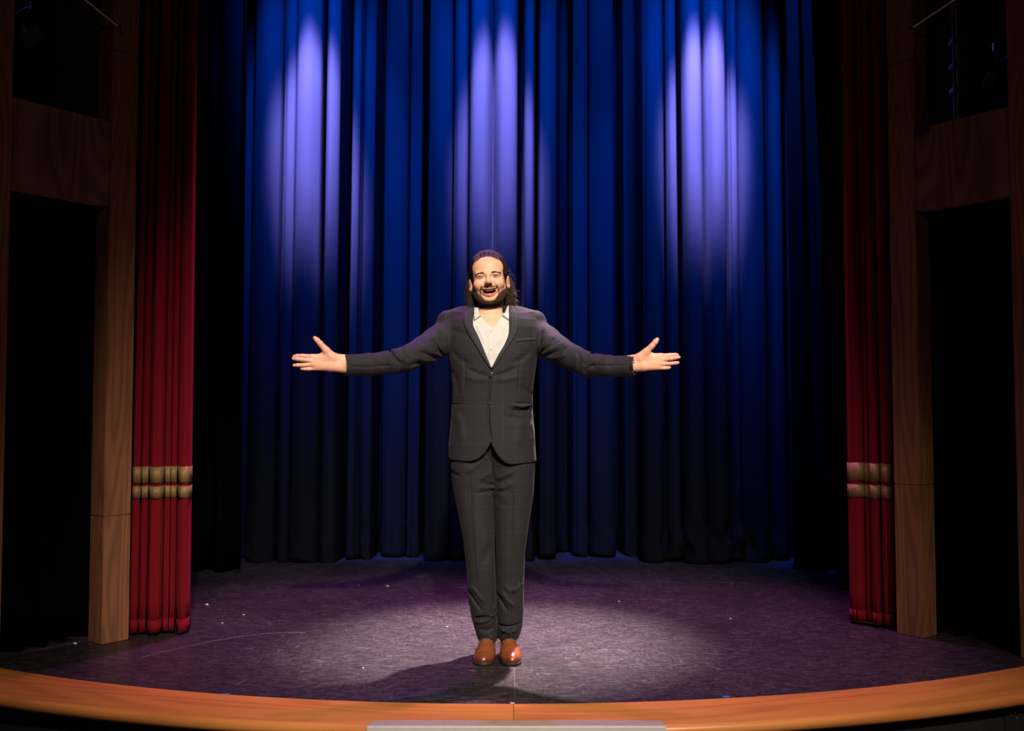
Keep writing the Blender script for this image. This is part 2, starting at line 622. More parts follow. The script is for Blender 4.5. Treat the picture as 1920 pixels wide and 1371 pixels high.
def drape(name, top, bot, z0, z1, mat, parent=None, rows=30, sub=5, wob=0.004, seed=1, thick=0.004, hem=None, crumple=None):
    """cloth hung between two plan curves (lists of x, y), with a little swing in every row"""
    rng = np.random.default_rng(seed)
    A, B = spline(top, sub), spline(bot, sub)
    m = len(A)
    V = []
    ph = rng.uniform(0, 6.28, (4,))
    s = np.arange(m)
    d = np.gradient(A, axis=0)
    nrm = np.c_[-d[:, 1], d[:, 0]]
    nrm /= np.linalg.norm(nrm, axis=1)[:, None] + 1e-9
    TR = [i / rows for i in range(rows + 1)]
    if crumple is not None:
        TR = [0.94 * i / (rows - 16) for i in range(rows - 15)] + [0.94 + 0.06 * (i + 1) / 16 for i in range(16)]
    for i in range(rows + 1):
        t = TR[i]
        tt = t ** 0.8
        P = A * (1 - tt) + B * tt
        w = wob * (np.sin(s * 0.31 + ph[0] + t * 2.2) + 0.7 * np.sin(s * 0.13 + ph[1] - t * 3.1) + 0.5 * np.sin(s * 0.83 + ph[2] + t * 1.3))
        P = P + nrm * (w * (0.3 + 0.7 * t))[:, None]
        if crumple is not None and t > 0.94:
            P = P + nrm * (crumple(P[:, 0], (t - 0.94) / 0.06))[:, None]
        z = z1 + (z0 - z1) * t
        zz = np.full(m, z)
        if hem is not None:
            zz = zz + hem(s / m, P) * t ** 6
        V.append(np.c_[P, zz])
    V = np.concatenate(V)
    nb = len(V)
    nn = np.tile(np.c_[nrm, np.zeros(m)], (rows + 1, 1))
    V2 = V + nn * thick
    F = []
    for i in range(rows):
        a = i * m + np.arange(m - 1)
        F.append(np.c_[a, a + m, a + m + 1, a + 1])
        F.append(np.c_[a + nb, a + 1 + nb, a + m + 1 + nb, a + m + nb])
    a = rows * m + np.arange(m - 1)
    F.append(np.c_[a, a + nb, a + nb + 1, a + 1])
    a = np.arange(m - 1)
    F.append(np.c_[a, a + 1, a + nb + 1, a + nb])
    for e in (0, m - 1):
        a = np.arange(rows) * m + e
        F.append(np.c_[a, a + nb, a + m + nb, a + m])
    return mesh_obj(name, np.concatenate([V, V2]), np.concatenate(F), mat, parent, True)


# back curtain. Folds read across the stage: (left px, right px, how far it swells downstage, kind)
YB = 7.15
BF = [  # a, b, forward bulge, base setback
    (430, 462, 0.03, 0.16), (475, 528, 0.07, 0.0), (532, 556, 0.04, 0.0), (556, 605, 0.08, -0.02), (613, 641, 0.06, -0.02),
    (656, 677, 0.04, 0.10), (680, 701, 0.04, 0.13), (717, 761, 0.05, 0.24), (766, 787, 0.03, 0.22),
    (805, 850, 0.08, 0.07), (855, 880, 0.05, 0.03), (885, 926, 0.08, -0.03), (929, 972, 0.08, -0.03),
    (985, 1004, 0.05, 0.05), (1013, 1046, 0.06, 0.10), (1081, 1110, 0.04, 0.26), (1114, 1160, 0.05, 0.22),
    (1180, 1204, 0.03, 0.28), (1206, 1249, 0.07, 0.0), (1250, 1270, 0.05, -0.01), (1279, 1318, 0.09, -0.03), (1319, 1361, 0.09, -0.03),
    (1368, 1386, 0.05, 0.01), (1387, 1438, 0.07, 0.02), (1447, 1474, 0.05, 0.05), (1490, 1530, 0.03, 0.16), (1540, 1590, 0.03, 0.16)]


def back_curve(shift):
    P = []
    for i, (a, b, bulge, base) in enumerate(BF):
        sh = shift * (1.0 if a < 900 else (0.3 if a < 1250 else -0.3))
        xa, xb = sx(a + sh, YB), sx(b + sh, YB)
        w = xb - xa
        y = YB + base
        P += [(xa, y + 0.01), (xa + 0.10 * w, y - bulge * 0.55), (xa + 0.32 * w, y - bulge * 0.95), (xa + 0.62 * w, y - bulge), (xa + 0.88 * w, y - bulge * 0.6), (xb, y + 0.01)]
        if i + 1 < len(BF):
            gap = BF[i + 1][0] - b
            xg = sx((b + BF[i + 1][0]) / 2 + sh, YB)
            g = sx(960 + gap, YB)
            dp = 0.05 if gap < 4 else (0.26 if gap < 12 else 0.36)
            if gap < 4:
                P += [(xg, y + dp)]
            else:
                P += [(xg - g * 0.34, y + dp * 0.7), (xg - g * 0.12, y + dp), (xg + g * 0.12, y + dp), (xg + g * 0.34, BF[i + 1][3] + YB + dp * 0.7)]
    return P


def back_hem(s, P):
    return 0.012 + 0.016 * np.sin(s * 71) + 0.012 * np.sin(s * 173 + 1.0)


def back_crumple(x, t):
    # cloth bunching on the floor, loosest towards the right
    a = np.interp(x, [-1.9, -1.2, -0.6, 0.0, 0.6, 1.05, 1.25, 1.75, 1.9], [0.5, 0.4, 0.35, 0.35, 0.5, 0.8, 2.2, 2.2, 0.6])
    w = np.sin(x * 31 + 4.2 * t) + 0.8 * np.sin(x * 53 - 7.5 * t + 1.3) + 0.6 * np.sin(x * 17 + 9.0 * t + 0.4)
    return -0.016 * a * w * t ** 1.2 * np.sin(np.pi * np.clip(t * 0.9 + 0.08, 0, 1)) - 0.012 * a * t ** 2


bc = drape('back_curtain', back_curve(2), back_curve(-9), 0.0, 5.9, M['back_velour'], None, rows=56, sub=4, wob=0.006, seed=4, hem=back_hem, crumple=back_crumple)
tag(bc, 'full-width velour back curtain in deep folds washed by blue and violet light', 'curtain')


def leg_curve(x0, x1, y, n, amp, seed, tilt=0.0):
    rng = np.random.default_rng(seed)
    P = []
    for i in range(n * 2 + 1):
        t = i / (n * 2)
        P.append((x0 + (x1 - x0) * t + rng.uniform(-1, 1) * (x1 - x0) / n * 0.12, y + tilt * t + (amp if i % 2 else -amp) * rng.uniform(0.7, 1.2)))
    return P


def leg(name, x0, x1, y, n, amp, seed, label, group, z1=5.6, tilt=0.0, mat='black_velour'):
    o = drape(name, leg_curve(x0, x1, y, n, amp, seed, tilt), leg_curve(x0, x1, y, n, amp * 1.25, seed, tilt), 0.012, z1, M[mat], None, 16, 6, 0.004, seed)
    return tag(o, label, 'curtain', group)


GL = 'black masking legs at the sides of the stage'
leg('leg_curtain', -2.95, -1.86, 5.80, 7, 0.055, 11, 'black masking leg close behind the left red curtain', GL)
leg('leg_curtain', -2.75, -1.79, 6.72, 6, 0.06, 12, 'black masking leg in front of the left end of the back curtain', GL)
leg('leg_curtain', 1.945, 2.95, 6.10, 6, 0.055, 13, 'black masking leg close behind the right red curtain', GL)
# right upstage leg; a slit between it and the downstage leg shows a lit curtain behind
Pt = [(1.90, 6.78), (1.945, 6.67), (1.985, 6.76), (2.025, 6.65), (2.060, 6.74)]
o = drape('leg_curtain', Pt, Pt, 0.012, 5.6, M['black_velour'], None, 40, 8, 0.002, 15)
for v in o.data.vertices:
    z = v.co.z
    g = float(np.interp(z, [0.0, 0.35, 1.2, 2.5, 3.9, 5.6], [0.020, 0.040, 0.060, 0.050, 0.004, -0.02]))
    v.co.x += g * min(1.0, max(0.0, (v.co.x - 1.93) / 0.06))
tag(o, 'black masking leg covering the right end of the back curtain', 'curtain', GL)
tag(drape('side_curtain', [(2.0, 6.92), (2.05, 6.84), (2.10, 6.82), (2.15, 6.86), (2.20, 6.94)], [(2.0, 6.92), (2.05, 6.84), (2.10, 6.82), (2.15, 6.86), (2.20, 6.94)], 0.012, 5.6, M['back_velour'], None, 20, 6, 0.003, 16),
    'narrow strip of blue-lit curtain seen in the slit between black legs on the right', 'curtain')
spot('blue_side_light', (1.3, 5.7, 5.7), (2.1, 6.85, 2.9), 6000, BLUE, 32, 1.0, 0.05)


# ------------------------------------------------------------------ red house curtains
def house_curtain(label, pts_top, pts_bot, bands, seed, ztop=5.6):
    root = empty('house_curtain', (pts_bot[0][0], pts_bot[0][1], 0), label, 'curtain', 'red house curtains at the sides of the stage')
    drape('fabric', pts_top, pts_bot, 0.018, ztop, M['red_velour'], root, 40, 7, 0.003, seed)
    zt = np.interp

    def strip(nm, za, zb, off, mat, i0=0, i1=None, th=0.0035):
        # cloth trim lying on the face of the folds
        m_top = np.array(pts_top, float)
        m_bot = np.array(pts_bot, float)
        ta = ((ztop - (za + zb) / 2) / (ztop - 0.018)) ** 0.8
        P = m_top * (1 - ta) + m_bot * ta
        S = spline(P[i0:i1], 7)
        d = np.gradient(S, axis=0)
        nr = np.c_[-d[:, 1], d[:, 0]]
        nr /= np.linalg.norm(nr, axis=1)[:, None] + 1e-9
        S = S - nr * off
        S2 = S + nr * th
        m = len(S)
        wav = 0.0012 * np.sin(np.arange(m) * 0.23 + seed)
        V = np.concatenate([np.c_[S, za + wav], np.c_[S, zb + wav], np.c_[S2, za + wav], np.c_[S2, zb + wav]])
        a = np.arange(m - 1)
        F = np.concatenate([np.c_[a, a + 1, a + m + 1, a + m], np.c_[a + 2 * m, a + 3 * m, a + 3 * m + 1, a + 2 * m + 1],
                            np.c_[a + m, a + m + 1, a + 3 * m + 1, a + 3 * m], np.c_[a, a + 2 * m, a + 2 * m + 1, a + 1]])
        return mesh_obj(nm, V, F, mat, root, True)
    for (za, zb) in bands:
        strip('gold_band', za, zb, 0.0055, M['gold_trim'])
    strip('hem', 0.016, 0.075, 0.0030, M['red_velour'])
    return root


# plan of the left curtain: three broad rolls with tight gaps
def roll(a, b, fwd, back):
    (ax, ay), (bx, by) = a, b
    dx, dy = bx - ax, by - ay
    L = math.hypot(dx, dy)
    nx, ny = dy / L, -dx / L                  # towards the house
    q = []
    for t, h in ((0.0, back), (0.07, fwd * 0.35), (0.24, fwd * 0.9), (0.5, fwd), (0.78, fwd * 0.9), (0.94, fwd * 0.35), (1.0, back)):
        q.append((ax + dx * t + nx * h, ay + dy * t + ny * h))
    return q


def rolls(segs, line):
    (x0, y0), (x1, y1) = line
    P = []
    for t0, t1, fwd, back in segs:
        P += roll((x0 + (x1 - x0) * t0, y0 + (y1 - y0) * t0), (x0 + (x1 - x0) * t1, y0 + (y1 - y0) * t1), fwd, back)
    return P


segs_l = [(0.0, 0.13, 0.022, -0.04), (0.165, 0.25, 0.012, -0.08), (0.29, 0.535, 0.050, -0.09), (0.57, 0.63, 0.010, -0.08), (0.665, 0.745, 0.02, -0.09), (0.79, 1.0, 0.055, -0.04)]
segs_lt = [(0.0, 0.11, 0.022, -0.04), (0.16, 0.25, 0.012, -0.08), (0.29, 0.49, 0.030, -0.09), (0.54, 0.61, 0.010, -0.08), (0.655, 0.74, 0.02, -0.09), (0.79, 1.0, 0.055, -0.04)]
house_curtain('red velour house curtain with gold bands beside the left wooden post',
              rolls(segs_lt, ((-1.795, 4.84), (-1.575, 4.90))), rolls(segs_l, ((-1.830, 4.82), (-1.570, 4.885))),
              ((0.655, 0.712), (0.728, 0.805)), 3)
segs_r = [(0.0, 0.40, 0.035, -0.03), (0.43, 0.54, 0.015, -0.08), (0.57, 0.77, 0.045, -0.08), (0.80, 1.0, 0.030, -0.05)]
house_curtain('red velour house curtain with gold bands beside the right wooden post',
              rolls([(0.0, 0.30, 0.03, -0.02), (0.34, 0.45, 0.015, -0.06), (0.50, 0.62, 0.018, -0.06), (0.68, 1.0, 0.03, -0.06)], ((1.725, 5.13), (1.875, 4.99))),
              rolls(segs_r, ((1.722, 5.12), (1.885, 4.96))),
              ((0.640, 0.703), (0.722, 0.812)), 8)

# black drapes filling the side doorways
for (A_, u_, n_, lab, sd) in ((LA, lu, ln, 'black drape hanging in the left side doorway', 21), (RA, ru, rn, 'black drape hanging in the right side doorway', 22)):
    P = []
    rng = np.random.default_rng(sd)
    N = 13
    for i in range(N):
        s = -0.62 + 0.66 * i / (N - 1)
        tt = 0.20 + (0.035 if i % 2 else -0.035) * rng.uniform(0.6, 1.2)
        q = A_ + u_ * s + n_ * tt
        P.append((q[0], q[1]))
    if A_[0] > 0: P = P[::-1]
    o = drape('door_drape', P, [(x, y) for x, y in P], 0.008, 2.32, M['black_velour'], None, 14, 6, 0.006, sd)
    tag(o, lab, 'curtain', 'black drapes in the side doorways')


# ------------------------------------------------------------------ lighting gear in the upper openings
def stage_light(loc, aim, size, label):
    root = empty('stage_light', loc, label, 'stage light', 'stage lights in the upper side openings')
    q = (Vector(aim) - Vector(loc)).to_track_quat('-Z', 'Y').to_matrix().to_4x4()
    T = Matrix.Translation(loc) @ q
    s = size
    body = MB()
    body.lathe([(0.0, 0.9 * s), (0.28 * s, 0.9 * s), (0.36 * s, 0.8 * s), (0.40 * s, 0.45 * s), (0.40 * s, -0.1 * s), (0.44 * s, -0.14 * s), (0.44 * s, -0.55 * s), (0.40 * s, -0.55 * s), (0.40 * s, -0.45 * s)], T, 24)
    for k in range(4):
        body.lathe([(0.40 * s, 0.40 * s - k * 0.13 * s), (0.425 * s, 0.385 * s - k * 0.13 * s), (0.425 * s, 0.35 * s - k * 0.13 * s), (0.40 * s, 0.335 * s - k * 0.13 * s)], T, 24)
    body.build('housing', M['fixture_black'], root, True)
    l = MB()
    l.lathe([(0.0, -0.50 * s), (0.2 * s, -0.485 * s), (0.39 * s, -0.45 * s)], T, 24)
    l.build('lens', M['lens_glass'], root, True)
    for w in (0, math.pi / 2, math.pi, 3 * math.pi / 2):
        f = MB()
        R = T @ Matrix.Rotation(w, 4, 'Z') @ Matrix.Translation((0.42 * s, 0, -0.55 * s)) @ Matrix.Rotation(math.radians(28), 4, 'Y')
        f.box((-0.008 * s, -0.36 * s, -0.48 * s), (0.008 * s, 0.36 * s, 0.0), R, 0.002)
        f.build('barn_door', M['fixture_black'], root)
    y = MB()
    pts = []
    for k in range(13):
        w = math.pi * k / 12
        pts.append(T @ Vector((0.5 * s * math.cos(w), 0.75 * s * math.sin(w), 0.1 * s)))
    y.tube(pts, 0.03 * s, 6)
    y.build('yoke', M['steel'], root, True)
    top = T @ Vector((0, 0.75 * s, 0.1 * s))
    c = MB()
    c.box(top + Vector((-0.09 * s, -0.05 * s, -0.02 * s)), top + Vector((0.09 * s, 0.05 * s, 0.22 * s)), None, 0.01 * s)
    c.tube([top + Vector((0.0, 0, 0.1 * s)), top + Vector((0.22 * s, -0.05 * s, 0.1 * s))], 0.018 * s, 6)
    c.build('clamp', M['steel'], root)
    return root, top


pl = LA + lu * -0.36 + ln * 0.20
stage_light((pl[0], pl[1], 2.83), (0.2, 5.2, 0.8), 0.13, 'dim black stage light high in the left side opening')
pr_ = RA + ru * -0.33 + rn * 0.30
stage_light((pr_[0], pr_[1], 2.70), (0.3, 5.0, 0.6), 0.16, 'dim black stage light high in the right side opening')


def rod(a, b, r, label, name='stay_rod', mat='lit_rod', grp='thin metal rods in the upper openings'):
    root = empty(name, tuple(b), label, 'rod', grp)
    m = MB()
    m.tube([a, b], r, 8)
    m.build('bar', M[mat], root, True)
    d = (Vector(b) - Vector(a)).normalized()
    e = MB()
    e.tube([Vector(b) - d * 0.004, Vector(b) + d * 0.014], r * 1.7, 8)
    e.build('end_cap', M['fixture_black'], root, True)


a_ = at(222, 50, 4.60); b_ = at(100, -48, 4.35)
rod(b_, a_, 0.0042, 'thin metal rod slanting across the left upper opening')
a_ = at(1711, 52, 4.70); b_ = at(1836, -32, 4.45)
rod(b_, a_, 0.0042, 'thin metal rod slanting across the right upper opening')

# hanging pipe with clamps in the right opening, and a bracket over the cross panel
q = RA + ru * -0.13 + rn * 0.16
pole = empty('lighting_boom', (q[0], q[1], 2.436), 'dark vertical pipe with clamps in the right upper opening', 'pipe')
m = MB()
m.tube([(q[0], q[1], 2.30), (q[0], q[1], 5.6)], 0.017, 12)
m.build('pipe', M['fixture_black'], pole, True)
for z in (2.62, 2.74, 2.86):
    c = MB()
    c.box((q[0] - 0.028, q[1] - 0.028, z - 0.015), (q[0] + 0.028, q[1] + 0.028, z + 0.015), None, 0.005)
    c.tube([(q[0] + 0.02, q[1] - 0.02, z), (q[0] + 0.05, q[1] - 0.05, z)], 0.006, 6)
    c.build('pipe_clamp', M['fixture_black'], pole)
q = RA + ru * -0.045 + rn * 0.02
br = MB()
T = Matrix.Translation((q[0], q[1], 2.437)) @ Matrix.Rotation(math.atan2(ru[1], ru[0]), 4, 'Z')
br.box((-0.032, -0.045, -0.002), (0.032, 0.040, 0.020), T, 0.003)
br.box((-0.032, 0.018, -0.045), (0.032, 0.040, 0.0), T, 0.003)
br.tube([T @ Vector((0, -0.02, 0.018)), T @ Vector((0, -0.02, 0.075))], 0.012, 10)
tag(br.build('bracket', M['fixture_black']), 'small black bracket hooked over the right cross panel', 'bracket')

# ------------------------------------------------------------------ removable step unit in front of the stage
st = empty('step_unit', (0.018, 3.2, -0.9), 'aluminium-edged removable step standing against the stage front', 'step')
x0, x1 = sx(696, 3.46), sx(1241, 3.46)
for k, zt in enumerate((0.012, -0.29, -0.59)):
    y1 = 3.475 - 0.27 * k
    m = MB()
    m.box((x0 + 0.004, y1 - 0.27 if k else y1 - 0.062, zt - 0.03), (x1 - 0.004, y1, zt - 0.0005), None, 0.002)
    m.build('tread', M['ply_grey'], st)
    e = MB()
    yy = y1 - 0.062 if k == 0 else y1 - 0.27
    e.box((x0, yy - 0.012, zt - 0.045), (x1, yy, zt + 0.0015), None, 0.003)
    e.build('nosing', M['aluminium'], st)
    rz = MB()
    rz.box((x0 + 0.01, yy + 0.0, zt - 0.30 if k < 2 else -0.895), (x1 - 0.01, yy + 0.012, zt - 0.046))
    rz.build('riser', M['black_paint'], st)
for xx in (x0 - 0.012, x1):
    m = MB()
    m.box((xx, 2.66, -0.898), (xx + 0.012, 3.40, -0.60))
    m.box((xx, 2.94, -0.60), (xx + 0.012, 3.40, -0.30))
    m.box((xx, 3.20, -0.30), (xx + 0.012, 3.40, -0.035))
    m.build('side_panel', M['black_paint'], st)

# ------------------------------------------------------------------ small litter and marks on the floor
def scrap(px, py, w, d, rz, mat, name, label, cat, group, h=0.0012):
    p = onfloor(px, py)
    m = MB()
    T = Matrix.Translation((p[0], p[1], 0.0002)) @ Matrix.Rotation(rz, 4, 'Z')
    m.box((-w / 2, -d / 2, 0), (w / 2, d / 2, h), T)
    o = m.build(name, M[mat])
    for v in o.data.vertices:
        if v.co.z > 0.0005: v.co.z += random.Random(int(px * 7 + v.index)).uniform(0, 0.002)
    return tag(o, label, cat, group)


GP = 'white paper scraps on the stage floor'
for px, py, w, lab in ((727, 1099, 0.016, 'white paper scrap on the dark floor near the back curtain, left of the man'), (673, 1098, 0.009, 'tiny white paper scrap left of the larger one near the back curtain'),
                       (388, 1134, 0.018, 'white paper scrap on the floor beside the left red curtain'), (457, 1153, 0.010, 'tiny white scrap right of the left red curtain'),
                       (417, 1169, 0.008, 'tiny white scrap nearest the foot of the left red curtain'), (839, 1176, 0.008, 'tiny pale scrap just left of the trouser legs'),
                       (141, 1207, 0.018, 'pale paper scrap by the foot of the left wooden post'), (681, 1253, 0.007, 'tiny white scrap on the floor near the wooden edge, left of the shoes'),
                       (1161, 1128, 0.007, 'tiny white scrap on the floor right of the trouser legs'), (1370, 1160, 0.008, 'tiny white scrap on the floor far right')):
    scrap(px, py, w, w * 0.7, px * 0.37, 'white_paper', 'paper_scrap', lab, 'paper scrap', GP)
scrap(422, 1302, 0.032, 0.012, 0.22, 'blue_tape', 'tape_mark', 'blue tape mark at the wooden edge on the left', 'tape mark', 'blue tape marks at the stage edge')
scrap(1362, 1307, 0.024, 0.010, -0.2, 'blue_tape', 'tape_mark', 'blue tape mark at the wooden edge on the right', 'tape mark', 'blue tape marks at the stage edge')
scrap(961, 1319, 0.014, 0.006, 0.1, 'white_tape', 'tape_mark', 'scrap of white tape at the board joint in the centre', 'tape mark', None)
# ================================================================== SIGNED DISTANCE MODELLING
F32 = np.float32


def smin(a, b, k):
    h = np.clip(0.5 + 0.5 * (b - a) / k, 0, 1)
    return b + (a - b) * h - k * h * (1 - h)


def smax(a, b, k):
    return -smin(-a, -b, k)


def ell(P, c, r, R=None):
    q = P - np.asarray(c, F32)
    if R is not None: q = q @ np.asarray(R, F32)
    r = np.asarray(r, F32)
    k0 = np.sqrt(((q / r) ** 2).sum(1)) + 1e-6
    k1 = np.sqrt(((q / (r * r)) ** 2).sum(1)) + 1e-6
    return k0 * (k0 - 1.0) / k1


def cone(P, a, b, ra, rb):
    """capsule whose radius runs from ra to rb"""
    a = np.asarray(a, F32); b = np.asarray(b, F32)
    ab = b - a
    t = np.clip(((P - a) @ ab) / (ab @ ab + 1e-12), 0, 1)
    return np.sqrt(((P - a - t[:, None] * ab) ** 2).sum(1)) - (ra + (rb - ra) * t)


def chain(P, nodes, k=0.01):
    d = None
    for (a, ra), (b, rb) in zip(nodes[:-1], nodes[1:]):
        e = cone(P, a, b, ra, rb)
        d = e if d is None else smin(d, e, k)
    return d


def seg2(x, z, pts):
    """2-D distance to a polyline, and where along it (0..1)"""
    best = None
    n = len(pts) - 1
    for i in range(n):
        ax, az = pts[i]
        bx, bz = pts[i + 1]
        dx, dz = bx - ax, bz - az
        t = np.clip(((x - ax) * dx + (z - az) * dz) / (dx * dx + dz * dz + 1e-12), 0, 1)
        d = np.hypot(x - ax - t * dx, z - az - t * dz)
        tt = (i + t) / n
        if best is None: best, bt = d, tt
        else:
            m = d < best
            best = np.where(m, d, best)
            bt = np.where(m, tt, bt)
    return best, bt


def poly2(x, z, pts):
    """signed 2-D distance to a closed polygon (negative inside)"""
    d, _ = seg2(x, z, list(pts) + [pts[0]])
    ins = np.zeros(x.shape, bool)
    n = len(pts)
    for i in range(n):
        ax, az = pts[i]
        bx, bz = pts[(i + 1) % n]
        c = ((az > z) != (bz > z)) & (x < (bx - ax) * (z - az) / (bz - az + 1e-12) + ax)
        ins ^= c
    return np.where(ins, -d, d)


class Loft:
    """stack of rounded sections along z: rows of z, cx, cy, rx, front depth, back depth"""
    def __init__(self, rows, n=2.4):
        self.t = np.array(sorted(rows), float)
        self.n = n

    def __call__(self, P):
        z = P[:, 2]
        T = self.t
        cx, cy, rx, rf, rb = (np.interp(z, T[:, 0], T[:, k]) for k in range(1, 6))
        qx = (P[:, 0] - cx)
        qy = (P[:, 1] - cy)
        ry = np.where(qy < 0, rf, rb)
        n = self.n
        ax = np.abs(qx / rx) + 1e-6
        ay = np.abs(qy / ry) + 1e-6
        r = (ax ** n + ay ** n) ** (1 / n)
        g = r ** (1 - n) * np.hypot(ax ** (n - 1) / rx, ay ** (n - 1) / ry) + 1e-6
        d = (r - 1) / g
        return np.maximum(d, np.maximum(z - T[-1, 0], T[0, 0] - z))


def strokes(P, d, ST, front=None):
    """raise (+) or press (-) soft creases drawn in front view; ST rows: points, width, height"""
    if not ST: return d
    x, z = P[:, 0], P[:, 2]
    x0, x1, z0, z1 = x.min(), x.max(), z.min(), z.max()
    for pts, w, h in ST:
        px = [p[0] for p in pts]; pz = [p[1] for p in pts]
        m = w * 2.6
        if min(px) - m > x1 or max(px) + m < x0 or min(pz) - m > z1 or max(pz) + m < z0: continue
        e, t = seg2(x, z, pts)
        a = h * np.exp(-(e / w) ** 2) * np.clip(np.sin(np.pi * np.clip(t, 0.04, 0.96)) * 2.2, 0, 1)
        if front is not None: a = a * front
        d = d - a * 1.7
    return d


def axis(*segs):
    """grid coordinates: (from, to, step) runs joined end to end"""
    out = [np.array([segs[0][0]])]
    for a, b, h in segs:
        n = max(1, int(round((b - a) / h)))
        out.append(np.linspace(a, b, n + 1)[1:])
    return np.concatenate(out).astype(F32)


def sdf_mesh(f, xs, ys, zs, B=16, margin=1.25):
    """surface nets over a rectilinear grid, evaluated only in blocks the surface can touch"""
    nx, ny, nz = len(xs) - 1, len(ys) - 1, len(zs) - 1

    def padded(v):
        return np.concatenate([[2 * v[0] - v[1]], v, [2 * v[-1] - v[-2]]]).astype(F32)
    X, Y, Z = padded(xs), padded(ys), padded(zs)
    blocks = [(i, j, k) for i in range(0, nx, B) for j in range(0, ny, B) for k in range(0, nz, B)]
    cen, rad = [], []
    for i, j, k in blocks:
        a = np.array((xs[i], ys[j], zs[k])); b = np.array((xs[min(i + B, nx)], ys[min(j + B, ny)], zs[min(k + B, nz)]))
        cen.append((a + b) / 2); rad.append(np.linalg.norm(b - a) / 2)
    cen = np.array(cen, F32); rad = np.array(rad)
    dc = np.concatenate([f(c) for c in np.array_split(cen, max(1, len(cen) // 4000))])
    keep = np.nonzero(np.abs(dc) < rad * margin + 0.012)[0]
    SX, SY, SZ = ny + 2, nz + 2, 1
    VID, VP, QD = [], [], []
    off = np.array([(a, b, c) for a in (0, 1) for b in (0, 1) for c in (0, 1)])
    edges = [(a, b) for a in range(8) for b in range(a + 1, 8) if np.abs(off[a] - off[b]).sum() == 1]
    for q in keep:
        i, j, k = blocks[q]
        bi, bj, bk = min(B, nx - i), min(B, ny - j), min(B, nz - k)
        gx, gy, gz = X[i:i + bi + 2], Y[j:j + bj + 2], Z[k:k + bk + 2]       # corners -1 .. B
        G = np.stack(np.meshgrid(gx, gy, gz, indexing='ij'), -1)
        sh = G.shape[:3]
        D = f(G.reshape(-1, 3)).reshape(sh).astype(F32)
        S = D < 0
        if S.all() or not S.any(): continue
        ci, cj, ck = sh[0] - 1, sh[1] - 1, sh[2] - 1

        def cor(A, o): return A[o[0]:o[0] + ci, o[1]:o[1] + cj, o[2]:o[2] + ck]
        cs = [cor(S, o) for o in off]
        anyc = np.zeros((ci, cj, ck), bool); allc = np.ones((ci, cj, ck), bool)
        for c in cs:
            anyc |= c; allc &= c
        act = anyc & ~allc
        idx = np.argwhere(act)
        if len(idx) == 0: continue
        pos = np.zeros((len(idx), 3)); cnt = np.zeros(len(idx))
        dv = [D[idx[:, 0] + o[0], idx[:, 1] + o[1], idx[:, 2] + o[2]] for o in off]
        gp = [G[idx[:, 0] + o[0], idx[:, 1] + o[1], idx[:, 2] + o[2]] for o in off]
        for a, b in edges:
            m = (dv[a] < 0) != (dv[b] < 0)
            t = np.where(m, dv[a] / (dv[a] - dv[b] + 1e-20), 0)
            pos += np.where(m[:, None], gp[a] + (gp[b] - gp[a]) * t[:, None], 0)
            cnt += m
        pos /= cnt[:, None]
        gid = ((idx[:, 0] + i) * SX + (idx[:, 1] + j)) * SY + (idx[:, 2] + k)
        VID.append(gid); VP.append(pos)
        base = (i * SX + j) * SY + k

        def cid(a): return (a[:, 0] * SX + a[:, 1]) * SY + a[:, 2] + base
        for ax in range(3):
            o = [0, 0, 0]; o[ax] = 1
            S0 = S[1:1 + bi, 1:1 + bj, 1:1 + bk]
            e = [slice(1 + o[t], 1 + o[t] + n) for t, n in zip(range(3), (bi, bj, bk))]
            S1 = S[tuple(e)]
            if S1.shape != S0.shape:
                continue
            c = np.argwhere(S0 != S1)
            if len(c) == 0: continue
            fl = S0[c[:, 0], c[:, 1], c[:, 2]]
            u, v = (ax + 1) % 3, (ax + 2) % 3
            c = c + 1                                  # local cell index with the -1 layer at 0
            du = np.zeros(3, int); du[u] = 1
            dw = np.zeros(3, int); dw[v] = 1
            quad = np.stack([cid(c), cid(c - du), cid(c - du - dw), cid(c - dw)], 1)
            quad[~fl] = quad[~fl][:, ::-1]
            QD.append(quad)
    VID = np.concatenate(VID); VP = np.concatenate(VP); QD = np.concatenate(QD)
    uid, first = np.unique(VID, return_index=True)
    VP = VP[first]
    Fi = np.searchsorted(uid, QD)
    Fi = np.clip(Fi, 0, len(uid) - 1)
    ok = (uid[Fi] == QD).all(1)
    return VP, Fi[ok][:, ::-1]


def project(f, x, z, y0=4.0, y1=4.5, it=60):
    """depth of the first surface met by a ray running upstage from y0 at (x, z)"""
    y = np.full(x.shape, y0)
    for _ in range(it):
        d = f(np.stack([x, y, z], 1).astype(F32))
        y = np.minimum(y + np.clip(d, -0.02, 0.05) * 0.7, y1)
    return y


def grad(f, P, e=0.002):
    P = P.astype(F32)
    g = np.stack([f(P + np.eye(3, dtype=F32)[k] * e) - f(P - np.eye(3, dtype=F32)[k] * e) for k in range(3)], 1)
    return g / (np.linalg.norm(g, axis=1)[:, None] + 1e-9)


